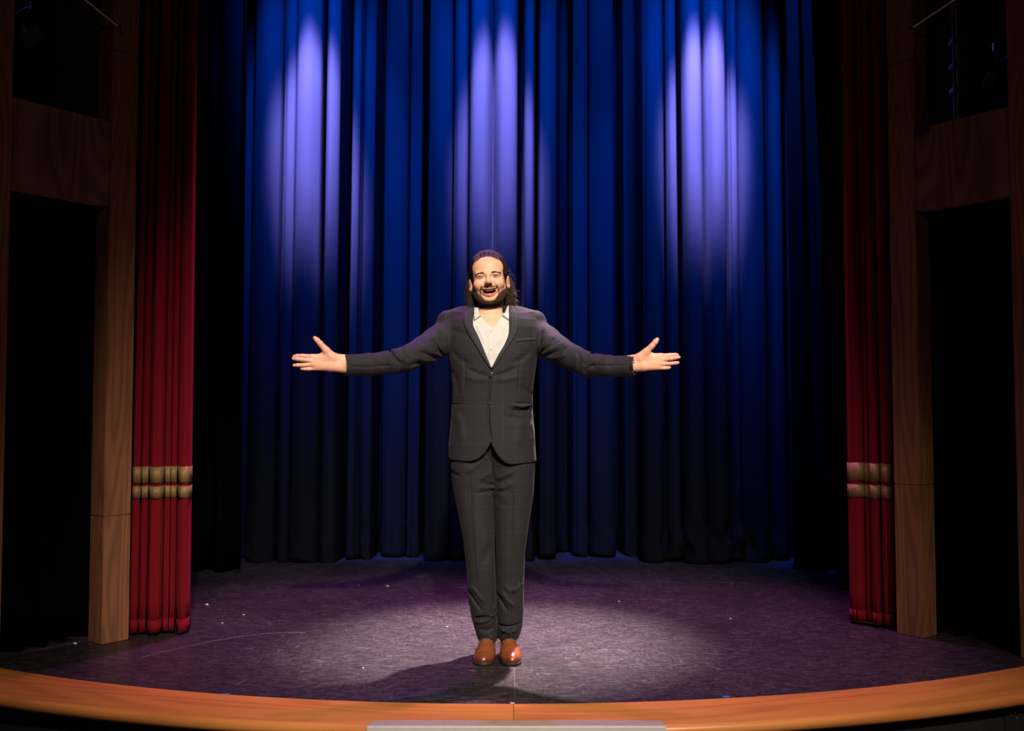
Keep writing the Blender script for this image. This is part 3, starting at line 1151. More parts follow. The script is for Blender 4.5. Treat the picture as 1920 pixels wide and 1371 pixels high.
def patch(name, f, outl_a, outl_b, mat, parent, lift=0.004, th=0.004, n=26, m=8, crown=0.0, back=None):
    """strip of cloth between two front-view edges, laid on surface f and given thickness"""
    A = spline([p for p in outl_a], 8)
    B_ = spline([p for p in outl_b], 8)

    def res(S):
        L = np.r_[0, np.cumsum(np.hypot(*np.diff(S, axis=0).T))]
        t = np.linspace(0, L[-1], n + 1)
        return np.c_[np.interp(t, L, S[:, 0]), np.interp(t, L, S[:, 1])]
    A, B_ = res(A), res(B_)
    V = []
    for i in range(n + 1):
        for j in range(m + 1):
            t = j / m
            V.append((*(A[i] * (1 - t) + B_[i] * t), t))
    V = np.array(V)
    y = project(f, V[:, 0], V[:, 1])
    P = np.c_[V[:, 0], y, V[:, 1]]
    g = grad(f, P)
    up = lift + crown * np.sin(np.pi * V[:, 2])
    edge = np.clip(np.minimum(V[:, 2], 1 - V[:, 2]) * m / 1.2, 0, 1)
    top = P + g * (up * (0.45 + 0.55 * edge))[:, None]
    bot = P + g * (up * 0.2 - th)[:, None]
    k = m + 1
    F = []
    N = len(P)
    for i in range(n):
        for j in range(m):
            a = i * k + j
            F.append((a, a + 1, a + k + 1, a + k))
            F.append((a + N, a + k + N, a + k + 1 + N, a + 1 + N))
        for a, b in ((i * k, (i + 1) * k), ((i + 1) * k + m, i * k + m)):
            F.append((a, b, b + N, a + N))
    for j in range(m):
        F.append((j + 1, j, j + N, j + 1 + N))
        a = n * k + j
        F.append((a, a + 1, a + 1 + N, a + N))
    F = np.array(F)
    # face the house
    v = np.concatenate([top, bot])
    nn = np.cross(v[F[0][1]] - v[F[0][0]], v[F[0][2]] - v[F[0][0]])
    if nn[1] > 0: F = F[:, ::-1]
    return mesh_obj(name, v, F, mat, parent, True)


# ================================================================== THE PERFORMER
YT = 4.40


def W(px, py, Y=YT): return at(px, py, Y)
def xz(px, py, Y=4.29):
    p = at(px, py, Y)
    return (p[0], p[2])
def zpx(py, Y=YT): return at(960, py, Y)[2]


person = empty('person', (-0.065, 4.40, 0.0), 'man in dark suit and white shirt standing centre stage with both arms spread wide', 'person')


def vmat(name, rough, spec=0.4, sss=0.0, bump=None, coat=None, sheen=None, mott=0.28):
    t = NT(name)
    c = t.n('ShaderNodeAttribute', {'attribute_name': 'Col'}).outputs['Color']
    n = t.noise(t.coords(), bump[0] if bump else 200, 3)
    c2 = t.mix(t.math('MULTIPLY', n, mott), c, (0.0, 0.0, 0.0), 'MIX')
    if bump: t.bump(n, bump[1], bump[2])
    return t.out(c2, rough, spec=spec, sss=sss, coat=coat, sheen=sheen)


def suit_mat(name, base, line, k=1.0):
    t = NT(name)
    sep = t.n('ShaderNodeSeparateXYZ')
    t.set(sep.inputs[0], t.coords())

    def grid(axis_, period, sharp_):
        s = t.math('SINE', t.math('MULTIPLY', sep.outputs[axis_], 2 * math.pi / period))
        return t.ramp(t.math('ADD', 0.5, t.math('MULTIPLY', s, 0.5)), ((sharp_, 0.0), (1.0, 1.0)))
    f = t.math('ADD', t.math('MULTIPLY', grid(0, 0.0135, 0.55), 0.45), t.math('MULTIPLY', grid(2, 0.0135, 0.55), 0.45))
    f = t.math('ADD', f, t.math('MULTIPLY', grid(0, 0.054, 0.9), 0.28))
    f = t.math('ADD', f, t.math('MULTIPLY', grid(2, 0.054, 0.9), 0.28), clamp=True)
    n = t.noise(t.coords(), 900, 2)
    f = t.math('MULTIPLY', f, t.math('ADD', 0.4, n))
    c = t.mix(t.math('MULTIPLY', f, k), base, line)
    t.bump(n, 0.25, 0.0008)
    return t.out(c, 0.78, spec=0.25, sheen=0.05, sheen_tint=(0.6, 0.55, 0.6))


M['suit'] = suit_mat('suit', (0.0100, 0.0103, 0.0136), (0.0175, 0.0165, 0.0195))
M['lapel'] = suit_mat('lapel', (0.020, 0.0195, 0.025), (0.034, 0.033, 0.040), 0.6)
M['shirt'] = plain('shirt', (0.50, 0.485, 0.475), 0.8, spec=0.2, var=0.05, scale=60)
M['skin'] = vmat('skin', 0.48, 0.4, 0.12, (260, 0.04, 0.0006), mott=0.10)
M['hair'] = vmat('hair', 0.52, 0.35)
M['hair_base'] = vmat('hair_base', 0.75, 0.15)
M['leather'] = vmat('leather', 0.30, 0.5, 0, (90, 0.05, 0.0006), coat=0.25)
M['eye'] = vmat('eye', 0.30, 0.35)
M['teeth'] = plain('teeth', (0.50, 0.43, 0.35), 0.3, var=0.04)
M['tongue'] = plain('tongue', (0.55, 0.13, 0.12), 0.35, var=0.1, scale=200)
M['sole'] = plain('sole', (0.018, 0.011, 0.008), 0.6)
M['lace'] = plain('lace', (0.10, 0.05, 0.025), 0.7)
M['button'] = plain('button', (0.030, 0.024, 0.020), 0.22)
M['strap'] = plain('strap', (0.012, 0.012, 0.013), 0.35)
M['void'] = plain('void', (0.006, 0.006, 0.007), 0.9)

# ------------------------------------------------------------------ head frame
ROLL = math.radians(4.6)       # top of the head leans to the left of the picture
HPITCH = math.radians(-3.0)
HYAW = math.radians(-1.0)
Hm = Matrix.Rotation(HYAW, 3, 'Z') @ Matrix.Rotation(-ROLL, 3, 'Y') @ Matrix.Rotation(HPITCH, 3, 'X')
HR = np.array(Hm)                                        # local -> world
H0 = np.array(W(916.8, 517.8, 4.415)) + np.array((0, 0, -0.0155))


def to_head(P): return (P - H0.astype(F32)) @ HR.astype(F32)
def from_head(q): return H0 + np.asarray(q) @ HR.T


MZ, MC = -0.0680, 6.5          # height of the lip line, and how much the smile curls up


def head_sdf(P):
    q = to_head(P)
    x, y, z = q[:, 0], q[:, 1], q[:, 2]
    ax = np.abs(x)
    s = np.stack([ax, y, z], 1)
    d = ell(q, (0, 0.018, 0.034), (0.0765, 0.094, 0.088))
    d = smin(d, ell(q, (0, -0.030, 0.042), (0.0685, 0.058, 0.060)), 0.02)
    d = smin(d, ell(q, (0, -0.024, -0.028), (0.068, 0.062, 0.084)), 0.02)
    d = smin(d, cone(s, (0.056, 0.002, -0.046), (0.028, -0.052, -0.092), 0.022, 0.022), 0.025)
    d = smin(d, ell(q, (0, -0.064, -0.098), (0.026, 0.020, 0.020)), 0.022)
    d = smin(d, ell(s, (0.0405, -0.064, -0.031), (0.027, 0.025, 0.025)), 0.018)          # cheeks lifted by the smile
    d = smin(d, cone(s, (0.012, -0.081, 0.015), (0.046, -0.069, 0.016), 0.0112, 0.009), 0.012)   # brow
    d = smax(d, -ell(s, (0.0335, -0.099, -0.001), (0.0185, 0.016, 0.0115)), 0.012)      # eye sockets
    # nose
    nb = cone(q, (0, -0.087, 0.010), (0, -0.109, -0.028), 0.0078, 0.0110)
    nb = smin(nb, ell(s, (0.0118, -0.099, -0.031), (0.0085, 0.011, 0.0082)), 0.007)
    d = smin(d, nb, 0.009)
    d = smax(d, -cone(s, (0.0062, -0.104, -0.046), (0.0075, -0.098, -0.034), 0.0042, 0.0035), 0.003)
    # smile folds beside the nose
    e, t = seg2(ax, z, [(0.019, -0.030), (0.030, -0.045), (0.041, -0.062), (0.043, -0.076)])
    d = d + 0.0028 * np.exp(-(e / 0.0045) ** 2) * (y < -0.02)
    # lips follow a curved line
    zz = z - MC * x * x
    up = np.sqrt(np.maximum((zz - (MZ + 0.0095)) ** 2 + (y + 0.0925 - 9.0 * x * x) ** 2, 1e-9)) - np.clip(0.0050 - 0.075 * ax, 0.0008, 1)
    lo = np.sqrt(np.maximum((zz - (MZ - 0.0175 + 8.0 * x * x)) ** 2 + (y + 0.0885 - 9.0 * x * x) ** 2, 1e-9)) - np.clip(0.0066 - 0.11 * ax, 0.0008, 1)
    lim = (ax - 0.0312)
    d = smin(d, np.maximum(up, lim), 0.006)
    d = smin(d, np.maximum(lo, lim), 0.008)
    mouth = ell(np.stack([x, y, zz], 1), (0, -0.088, MZ - 0.001), (0.0292, 0.034, 0.0098))
    d = smax(d, -mouth, 0.0025)
    # lids around the eyeballs
    lid = ell(s, (0.0335, -0.0755, -0.001), (0.0152, 0.0150, 0.0140))
    d = smin(d, lid, 0.004)
    sl = ell(s, (0.0335, -0.0905, -0.0012), (0.0130, 0.0135, 0.0037))
    d = smax(d, -sl, 0.0015)
    # ears
    ear = ell(s, (0.0835, 0.014, -0.018), (0.0085, 0.018, 0.030), np.array(Matrix.Rotation(math.radians(26), 3, 'Z')))
    ear = smax(ear, -ell(s, (0.0890, 0.005, -0.015), (0.0055, 0.0105, 0.0185)), 0.004)
    d = smin(d, ear, 0.006)
    return d


# ------------------------------------------------------------------ arms and hands
def N(px, py, Y, r): return (tuple(at(px, py, Y)), r)


HANDS = []
HANDS.append(dict(
    palm=[[N(655, 675, 4.13, .021), N(626, 672, 4.118, .0200), N(585, 669.5, 4.10, .0120)],
          [N(655, 683, 4.13, .022), N(622, 680, 4.115, .0190), N(583, 676.5, 4.10, .0125)],
          [N(655, 688, 4.13, .021), N(622, 685, 4.115, .0180), N(586, 683.5, 4.10, .0120)],
          [N(655, 692, 4.13, .020), N(618, 688.5, 4.113, .0180), N(592, 690.0, 4.105, .0110)]],
    thenar=(tuple(at(611, 669, 4.106)), (0.028, 0.014, 0.022)),
    fingers=[[N(586, 669, 4.103, .0100), N(567, 667.5, 4.102, .0088), N(557, 667.6, 4.104, .0080), N(551.5, 668.3, 4.106, .0068)],
             [N(585, 676.5, 4.098, .0098), N(567, 674.5, 4.083, .0090), N(556, 673.0, 4.078, .0082), N(549.8, 672.6, 4.078, .0070)],
             [N(588, 683.5, 4.100, .0096), N(569, 684.6, 4.093, .0088), N(558, 685.0, 4.090, .0080), N(551.5, 685.3, 4.090, .0068)],
             [N(594, 690.5, 4.105, .0088), N(579, 692.0, 4.100, .0079), N(571, 692.0, 4.098, .0071), N(565.5, 691.6, 4.098, .0062)]],
    thumb=[N(624, 670, 4.110, .0180), N(611.5, 657, 4.098, .0150), N(600.5, 644.5, 4.085, .0112), N(594.5, 638, 4.080, .0105), N(590.3, 633.8, 4.078, .0080)],
    arm=[N(828, 640, 4.42, .046), N(752, 677, 4.245, .040), N(652, 683, 4.128, .028)],
    c=at(600, 672, 4.10)))
HANDS.append(dict(
    palm=[[N(1178, 676, 4.13, .021), N(1203, 672, 4.118, .0200), N(1240, 667.5, 4.10, .0120)],
          [N(1178, 682, 4.13, .022), N(1206, 679, 4.115, .0190), N(1243, 674.5, 4.10, .0125)],
          [N(1178, 687, 4.13, .021), N(1206, 684, 4.115, .0180), N(1242, 681.8, 4.10, .0120)],
          [N(1178, 690, 4.13, .020), N(1208, 688.0, 4.113, .0180), N(1236, 689.0, 4.105, .0110)]],
    thenar=(tuple(at(1213, 668, 4.106)), (0.028, 0.014, 0.022)),
    fingers=[[N(1239, 667.5, 4.103, .0100), N(1256, 666.2, 4.102, .0088), N(1265, 665.6, 4.104, .0080), N(1270, 665.6, 4.106, .0068)],
             [N(1242, 674.5, 4.098, .0098), N(1258, 672.6, 4.083, .0090), N(1267.5, 670.8, 4.078, .0082), N(1273, 670.0, 4.078, .0070)],
             [N(1241, 682.0, 4.100, .0096), N(1257, 681.6, 4.093, .0088), N(1266, 680.8, 4.090, .0080), N(1271, 680.3, 4.090, .0068)],
             [N(1234, 689.2, 4.105, .0088), N(1245, 690.2, 4.100, .0079), N(1251.5, 690.0, 4.098, .0071), N(1255.5, 689.4, 4.098, .0062)]],
    thumb=[N(1200, 670, 4.110, .0180), N(1211.5, 660, 4.098, .0150), N(1222.5, 648.8, 4.085, .0112), N(1229, 641, 4.080, .0105), N(1232.4, 636.4, 4.078, .0080)],
    arm=[N(1016, 638, 4.42, .046), N(1092, 682, 4.245, .040), N(1182, 683, 4.128, .028)],
    c=at(1222, 672, 4.10)))


def hand_sdf(P, h):
    d = None
    for c in h['palm']:
        e = chain(P, c, 0.008)
        d = e if d is None else smin(d, e, 0.010)
    d = smin(d, ell(P, *h['thenar']), 0.010)
    # hollow of the palm
    d = smin(d, chain(P, h['thumb'], 0.006), 0.011)
    fg = None
    for c in h['fingers']:
        e = chain(P, c, 0.003)
        fg = e if fg is None else smin(fg, e, 0.0016)
    return smin(d, fg, 0.0045)


NECK = [((-0.100, 4.448, 1.400), 0.070), ((-0.101, 4.440, 1.500), 0.0615), (tuple(from_head((0, 0.022, -0.062))), 0.057)]
torso_core = Loft([(0.88, -0.088, 4.42, .12, .050, .07), (1.0, -0.088, 4.41, .135, .070, .07), (1.2, -0.092, 4.41, .150, .090, .08),
                   (1.36, -0.092, 4.42, .165, .106, .085), (1.43, -0.095, 4.425, .14, .094, .08), (1.465, -0.098, 4.43, .11, .080, .07), (1.50, -0.099, 4.435, .07, .058, .055)])
LEGS = [[((-0.165, 4.41, 0.86), .056), ((-0.145, 4.40, 0.48), .036), ((-0.108, 4.45, 0.09), .030), ((-0.115, 4.32, 0.035), .020)],
        [((-0.012, 4.41, 0.86), .056), ((-0.026, 4.40, 0.48), .036), ((-0.022, 4.45, 0.09), .030), ((-0.008, 4.32, 0.035), .020)]]


def bound(nodes):
    c = np.array([n[0] for n in nodes])
    m = (c.min(0) + c.max(0)) / 2
    return m, max(np.linalg.norm(p - m) + n[1] for p, n in zip(c, nodes))


LIMBS = [(L, 0.006) + bound(L) for L in LEGS] + [(h['arm'], 0.02) + bound(h['arm']) for h in HANDS] + [(NECK, 0.025) + bound(NECK)]


def body_sdf(P):
    lo = P.min(0); hi = P.max(0)
    cm = (lo + hi) / 2; rr = np.linalg.norm(hi - lo) / 2
    d = np.ones(len(P), F32)
    if lo[2] < 1.56 and hi[0] > -0.32 and lo[0] < 0.14: d = torso_core(P).astype(F32)
    for L, k, c, R in LIMBS:
        if np.linalg.norm(cm - c) - rr < R + 0.03: d = smin(d, chain(P, L, 0.02), k)
    if np.linalg.norm(cm - H0) - rr < 0.17: d = smin(d, head_sdf(P), 0.016)
    for h in HANDS:
        if np.linalg.norm(cm - h['c']) - rr < 0.16: d = smin(d, hand_sdf(P, h), 0.006)
    return d


hx, hz = H0[0], H0[2]
xs = axis((-0.93, -0.645, .0020), (-0.645, hx - 0.105, .009), (hx - 0.105, hx + 0.105, .0017), (hx + 0.105, 0.46, .009), (0.46, 0.72, .0020))
ys = axis((4.02, 4.16, .0020), (4.16, 4.29, .0045), (4.29, 4.40, .0017), (4.40, 4.56, .0030))
zs = axis((0.0, 1.24, .010), (1.24, 1.43, .0020), (1.43, 1.49, .004), (1.49, 1.80, .0017))
BV, BFc = sdf_mesh(body_sdf, xs, ys, zs)

# skin colour: lips, brows, lashes, stubble, flushed fingertips
q = to_head(BV.astype(F32)).astype(float)
x, y, z = q.T
ax = np.abs(x)
rng = np.random.default_rng(5)
col = np.tile(np.array((0.72, 0.400, 0.262)), (len(BV), 1))


def tint(mask, c):
    global col
    m = np.clip(mask, 0, 1)[:, None]
    col = col * (1 - m) + np.array(c) * m


def g2(e, w): return np.exp(-(e / w) ** 2)


inhead = np.linalg.norm(BV - H0, axis=1) < 0.2
fr = inhead & (y < -0.02)
tint(0.35 * fr * g2(np.hypot(ax - 0.043, z + 0.035), 0.022), (0.60, 0.24, 0.17))
tint(0.35 * fr * g2(np.hypot(ax, z + 0.030), 0.014), (0.58, 0.24, 0.17))
tint(0.45 * (inhead & (ax > 0.074)), (0.60, 0.24, 0.17))
zz = z - MC * x * x
lipu = (np.abs(zz - (MZ + 0.0088)) < 0.0042) & (ax < 0.031) & (y < -0.06)
lipl = (np.abs(zz - (MZ - 0.0165 + 8.0 * x * x)) < 0.0072 - 0.08 * ax) & (ax < 0.030) & (y < -0.06)
tint(0.75 * lipu, (0.40, 0.12, 0.10))
tint(0.9 * lipl, (0.58, 0.16, 0.14))
inner = (ell(np.stack([x, y, zz], 1), (0, -0.088, MZ - 0.002), (0.0315, 0.036, 0.0112)) < 0.0006) & (y > -0.088) & inhead
tint(1.0 * inner, (0.10, 0.018, 0.016))
# eyelids and lashes
el_ = np.hypot((ax - 0.0335) / 0.0150, (z + 0.0012) / 0.0072)
tint(0.65 * fr * g2(el_ - 1.0, 0.24) * (0.6 + 0.4 * (z > -0.001)), (0.12, 0.045, 0.03))
tint(0.20 * fr * g2(np.hypot(ax - 0.0335, z - 0.004), 0.016), (0.36, 0.17, 0.11))
# stubble under the beard
BZ = ([0, .014, .024, .033, .041, .052, .066, .074, .080], [-.1060, -.1045, -.0985, -.0850, -.0710, -.0630, -.0530, -.040, -.026])


def beard_mask(x, y, z):
    ax = np.abs(x)
    zc = np.interp(ax, *BZ)
    m = np.clip((zc - z) / 0.006, 0, 1)
    m = np.maximum(m, 0.6 * np.clip(1.2 - np.abs(ax - 0.0405 + (z + 0.075) * 0.10) / 0.0075, 0, 1) * (z < -0.056) * (z > -0.105) * (y < -0.03))     # beside the mouth
    zm = MZ + 0.0178 + MC * 0.8 * x * x - 0.35 * np.maximum(ax - 0.022, 0)
    m = np.maximum(m, np.clip(1.9 - np.abs(z - zm) / 0.0036, 0, 1) * (ax < 0.038) * (ax > 0.002) * (y < -0.05))         # moustache
    side = np.clip(1.2 - np.abs(y + 0.014 - 0.15 * (z + 0.03)) / 0.010, 0, 1) * (ax > 0.058) * (z < 0.02) * (z > -0.07)
    m = np.maximum(m, side)
    m = m * (y < 0.006 + 0.25 * (-0.06 - z)) * (z > -0.130) * (z < 0.03)
    return m


bm_ = beard_mask(x, y, z) * inhead
lipm = (lipu | lipl | inner)
bm_ = np.where(lipm, 0, bm_)
tint(0.82 * bm_, (0.085, 0.045, 0.027))
# hands: pinker, creases
for h in HANDS:
    near = np.linalg.norm(BV - h['c'], axis=1) < 0.14
    tint(0.45 * near, (0.62, 0.29, 0.21))
    for c in h['fingers'] + [h['thumb']]:
        tip = np.linalg.norm(BV - np.array(c[-1][0]), axis=1)
        tint(0.55 * g2(tip, 0.014), (0.62, 0.21, 0.15))
    for (a, b) in ((0, 1), (1, 2), (2, 3)):
        mid = (np.array(h['fingers'][a][0][0]) + np.array(h['fingers'][b][0][0])) / 2
        tint(0.40 * g2(np.linalg.norm(BV - mid, axis=1), 0.008), (0.50, 0.16, 0.11))
noise_c = 1 + 0.02 * rng.standard_normal(len(BV))
col = np.clip(col * noise_c[:, None], 0, 1)
body = mesh_obj('body', BV, BFc, M['skin'], person, True, {'Col': np.c_[col, np.ones(len(col))]})


# ------------------------------------------------------------------ strands
def strands(paths, r0, r1, cols):
    """thin three-sided hairs; paths: list of (k, 3) arrays"""
    V, Fq, Cc = [], [], []
    n = 0
    for p, c in zip(paths, cols):
        p = np.asarray(p)
        k = len(p)
        t = np.gradient(p, axis=0)
        t /= np.linalg.norm(t, axis=1)[:, None] + 1e-9
        a = np.cross(t, np.array((0.31, 0.87, 0.38)))
        a /= np.linalg.norm(a, axis=1)[:, None] + 1e-9
        b = np.cross(t, a)
        rr = np.linspace(r0, r1, k)[:, None]
        for w in (0, 2.094, 4.189):
            V.append(p + (a * math.cos(w) + b * math.sin(w)) * rr)
        base = n
        for s in range(3):
            u = base + s * k + np.arange(k - 1)
            v = base + ((s + 1) % 3) * k + np.arange(k - 1)
            Fq.append(np.c_[u, v, v + 1, u + 1])
        Cc.append(np.tile(np.r_[c, 1.0], (3 * k, 1)))
        n += 3 * k
    return np.concatenate(V), np.concatenate(Fq), np.concatenate(Cc)


# beard: short hairs grown from the jaw
cand = np.nonzero((bm_ > 0.25) & inhead)[0]
pw_ = bm_[cand] ** 1.5
pick = rng.choice(cand, min(7500, len(cand)), replace=False, p=pw_ / pw_.sum())
bodyn = grad(head_sdf, BV[pick])
paths, cols = [], []
for i, vi in enumerate(pick):
    p = BV[vi]
    lq = q[vi]
    nrm = bodyn[i]
    mous = lq[2] > MZ + 0.008 and abs(lq[0]) < 0.042 and lq[1] < -0.05
    Lh = (0.0048 if mous else 0.0062) * rng.uniform(0.6, 1.2) * (0.55 + 0.45 * bm_[vi])
    dn = np.array((0.25 * np.sign(lq[0]) if mous else 0.10 * lq[0] / 0.06, 0.0, -1.0)) + rng.normal(0, 0.30, 3)
    dirn = nrm * (0.55 if mous else 0.75) + (HR @ dn) * 0.8
    dirn /= np.linalg.norm(dirn)
    d2 = dirn + np.array((0, 0, -0.5)); d2 /= np.linalg.norm(d2)
    p0 = p - nrm * 0.001
    paths.append(np.array([p0, p0 + dirn * Lh * 0.55, p0 + dirn * Lh * 0.55 + d2 * Lh * 0.5]))
    s = rng.uniform(0.7, 1.5)
    cols.append(np.array((0.050, 0.026, 0.015)) * s)
v, f, c = strands(paths, 0.00048, 0.00022, cols)
tag(mesh_obj('beard', v, f, M['hair'], person, True, {'Col': c}), 'short dark brown beard and moustache', kind='stuff')

# eyebrows
for s in (-1, 1):
    paths, cols = [], []
    T_ = rng.uniform(0, 1, 210)
    bx = 0.0165 + 0.036 * T_
    bz = 0.0122 + 0.0028 * np.sin(np.pi * np.minimum(1, T_ * 0.9 + 0.05)) - 0.002 * T_ + rng.normal(0, 0.0013, 210) * (1.3 - T_)
    w = np.array([from_head((s * a_, -0.11, b_)) for a_, b_ in zip(bx, bz)])
    yv = project(head_sdf, w[:, 0], w[:, 2], 4.25, 4.45, 40)
    for k_, t in enumerate(T_):
        p = np.array((w[k_, 0], yv[k_] - 0.0004, w[k_, 2]))
        dr = HR @ np.array((s * 0.9, -0.12, 0.25 - 0.5 * t)) + rng.normal(0, 0.12, 3)
        paths.append(np.array([p, p + dr * 0.0035, p + dr * 0.007]))
        cols.append(np.array((0.085, 0.045, 0.026)) * rng.uniform(0.8, 1.4))
    v, f, c = strands(paths, 0.00045, 0.0002, cols)
    tag(mesh_obj('eyebrow', v, f, M['hair'], person, True, {'Col': c}), kind='stuff')

# eyes
for s in (-1, 1):
    c0 = np.array((s * 0.0335, -0.0755, -0.001))
    n1, n2 = 28, 40
    v, f, cc = [], [], []
    for i in range(n1 + 1):
        a = math.pi * i / n1
        for j in range(n2):
            b = 2 * math.pi * j / n2
            r = 0.0128
            v.append(from_head(c0 + r * np.array((math.sin(a) * math.cos(b), -math.cos(a), math.sin(a) * math.sin(b)))))
            rad = r * math.sin(a) if a < 1.6 else 1
            if rad < 0.0024: cc.append((0.004, 0.004, 0.005, 1))
            elif rad < 0.0064: cc.append((0.028, 0.026, 0.022, 1))
            elif rad < 0.0073: cc.append((0.012, 0.012, 0.012, 1))
            else: cc.append((0.25, 0.205, 0.185, 1))
    for i in range(n1):
        for j in range(n2):
            f.append((i * n2 + j, i * n2 + (j + 1) % n2, (i + 1) * n2 + (j + 1) % n2, (i + 1) * n2 + j))
    mesh_obj('eye', v, np.array(f), M['eye'], person, True, {'Col': cc})

# teeth and tongue
tm = MB()
for i in range(-4, 5):
    a = i * 0.115
    xx = 0.058 * math.sin(a)
    yy = -0.026 - 0.058 * math.cos(a)
    zt = MZ + 0.0062 + MC * xx * xx
    w = 0.0033
    hgt = 0.0058 if abs(i) < 3 else 0.005
    bm = bmesh.new()
    bmesh.ops.create_cube(bm, size=1.0)
    for vv in bm.verts:
        vv.co = Vector((vv.co.x * 2 * w * 0.97, vv.co.y * 0.004, vv.co.z * hgt))
    bmesh.ops.bevel(bm, geom=bm.edges[:], offset=0.0009, segments=2, affect='EDGES')
    T = Matrix.Translation((xx, yy, zt - hgt / 2 + 0.002)) @ Matrix.Rotation(a, 4, 'Z')
    for vv in bm.verts:
        vv.co = Vector(from_head(np.array(T @ vv.co)))
    tm.bm(bm)
tm.build('teeth', M['teeth'], person, True)
tv, tf = [], []
for i in range(13):
    a = math.pi * i / 12
    for j in range(20):
        b = 2 * math.pi * j / 20
        tv.append(from_head((0.021 * math.sin(a) * math.cos(b), -0.060 - 0.022 * math.cos(a), MZ - 0.0115 + 0.006 * math.sin(a) * math.sin(b))))
for i in range(12):
    for j in range(20):
        tf.append((i * 20 + j, i * 20 + (j + 1) % 20, (i + 1) * 20 + (j + 1) % 20, (i + 1) * 20 + j))
mesh_obj('tongue', tv, np.array(tf), M['tongue'], person, True)


# ------------------------------------------------------------------ hair, combed back and falling behind the ears
HLZ = [-0.12, -0.05, -0.02, 0.0, 0.03, 0.060, 0.074, 0.083, 0.090, 0.13]
HLY = [0.030, 0.022, 0.000, -0.026, -0.036, -0.044, -0.056, -0.074, -0.098, -0.16]


def hair_sdf(P):
    q = to_head(P)
    x, y, z = q[:, 0], q[:, 1], q[:, 2]
    s = np.stack([np.abs(x), y, z], 1)
    d = ell(q, (0, 0.020, 0.038), (0.0875, 0.103, 0.0975))
    d = smin(d, ell(q, (0, 0.050, -0.060), (0.074, 0.060, 0.085)), 0.02)
    # locks falling behind the ears to the shoulders
    lo = chain(s, [((0.068, 0.045, -0.01), .024), ((0.083, 0.045, -0.065), .022), ((0.088, 0.040, -0.105), .020), ((0.078, 0.036, -0.135), .014)], 0.02)
    d = smin(d, lo, 0.015)
    lobe = 0.0008 * np.sin(np.arctan2(x, z + 0.02) * 44 + 2.0 * np.sin(y * 40)) * (z > -0.01) * np.clip((0.06 - np.abs(x)) / 0.01, 0, 1) + 0.0035 * np.sin(z * 170 + x * 220 + y * 90) * (z < -0.03)
    d = d - lobe
    zh = np.interp(np.abs(x), [0, 0.03, 0.046, 0.055, 0.061, 0.0645, 0.068, 0.072, 0.09], [0.074, 0.0745, 0.070, 0.058, 0.035, 0.005, -0.02, -0.05, -0.15])
    cut = np.minimum((zh - z) * 0.6, (np.interp(z, [-0.12, -0.05, -0.02, 0.0, 0.05], [0.03, 0.02, 0.0, -0.02, -0.03]) - y) * 0.8)
    d = smax(d, cut, 0.005)
    d = smax(d, -ell(s, (0.0870, 0.010, -0.018), (0.018, 0.022, 0.030)), 0.004)        # round the ears
    return d


xs = axis((hx - 0.135, hx + 0.135, .0025))
ys = axis((4.30, 4.58, .0025))
zs = axis((1.48, 1.81, .0025))
HV, HF = sdf_mesh(hair_sdf, xs, ys, zs)
hq = to_head(HV.astype(F32))
tone = 0.8 + 0.5 * np.sin(np.arctan2(hq[:, 0], hq[:, 2] + 0.02) * 40 + 3 * np.sin(hq[:, 1] * 30)) * 0.5 + 0.15 * rng.standard_normal(len(HV))
hc = np.array((0.020, 0.0115, 0.0075)) * np.clip(tone, 0.4, 1.6)[:, None]
hair = mesh_obj('hair', HV, HF, M['hair_base'], person, True, {'Col': np.c_[hc, np.ones(len(hc))]})
tag(hair, 'long dark brown hair combed back')
# loose strands: combed over the crown, and curling round the neck
paths, cols = [], []
for _ in range(820):
    x0 = rng.uniform(-0.066, 0.066)
    th0 = rng.uniform(0.43, 0.62) + 0.25 * max(0.0, (abs(x0) - 0.045) / 0.02)
    pts = []
    for k in range(9):
        t = k / 8
        th = th0 + t * 1.5
        lx = x0 * (1.12 - 0.25 * t) + 0.002 * math.sin(k + x0 * 300)
        ly = 0.020 - 0.1045 * math.cos(th)
        lz = 0.038 + 0.0990 * math.sin(th) * math.sqrt(max(0.05, 1 - (lx / 0.0845) ** 2))
        pts.append(from_head((lx, ly, lz + rng.normal(0, 0.0006))))
    paths.append(np.array(pts))
    cols.append(np.array((0.105, 0.062, 0.036)) * rng.uniform(0.4, 1.5))
AP_ = np.array(paths)                                       # roots sit in the skin, tips lie on the hair
for k_, lim_ in ((0, -0.0012), (1, 0.0020), (2, 0.0050)):
    Q_ = AP_[:, k_].astype(F32)
    dd_ = head_sdf(Q_)
    AP_[:, k_] -= grad(head_sdf, Q_) * np.maximum(dd_ - lim_, 0)[:, None]
paths = list(AP_)
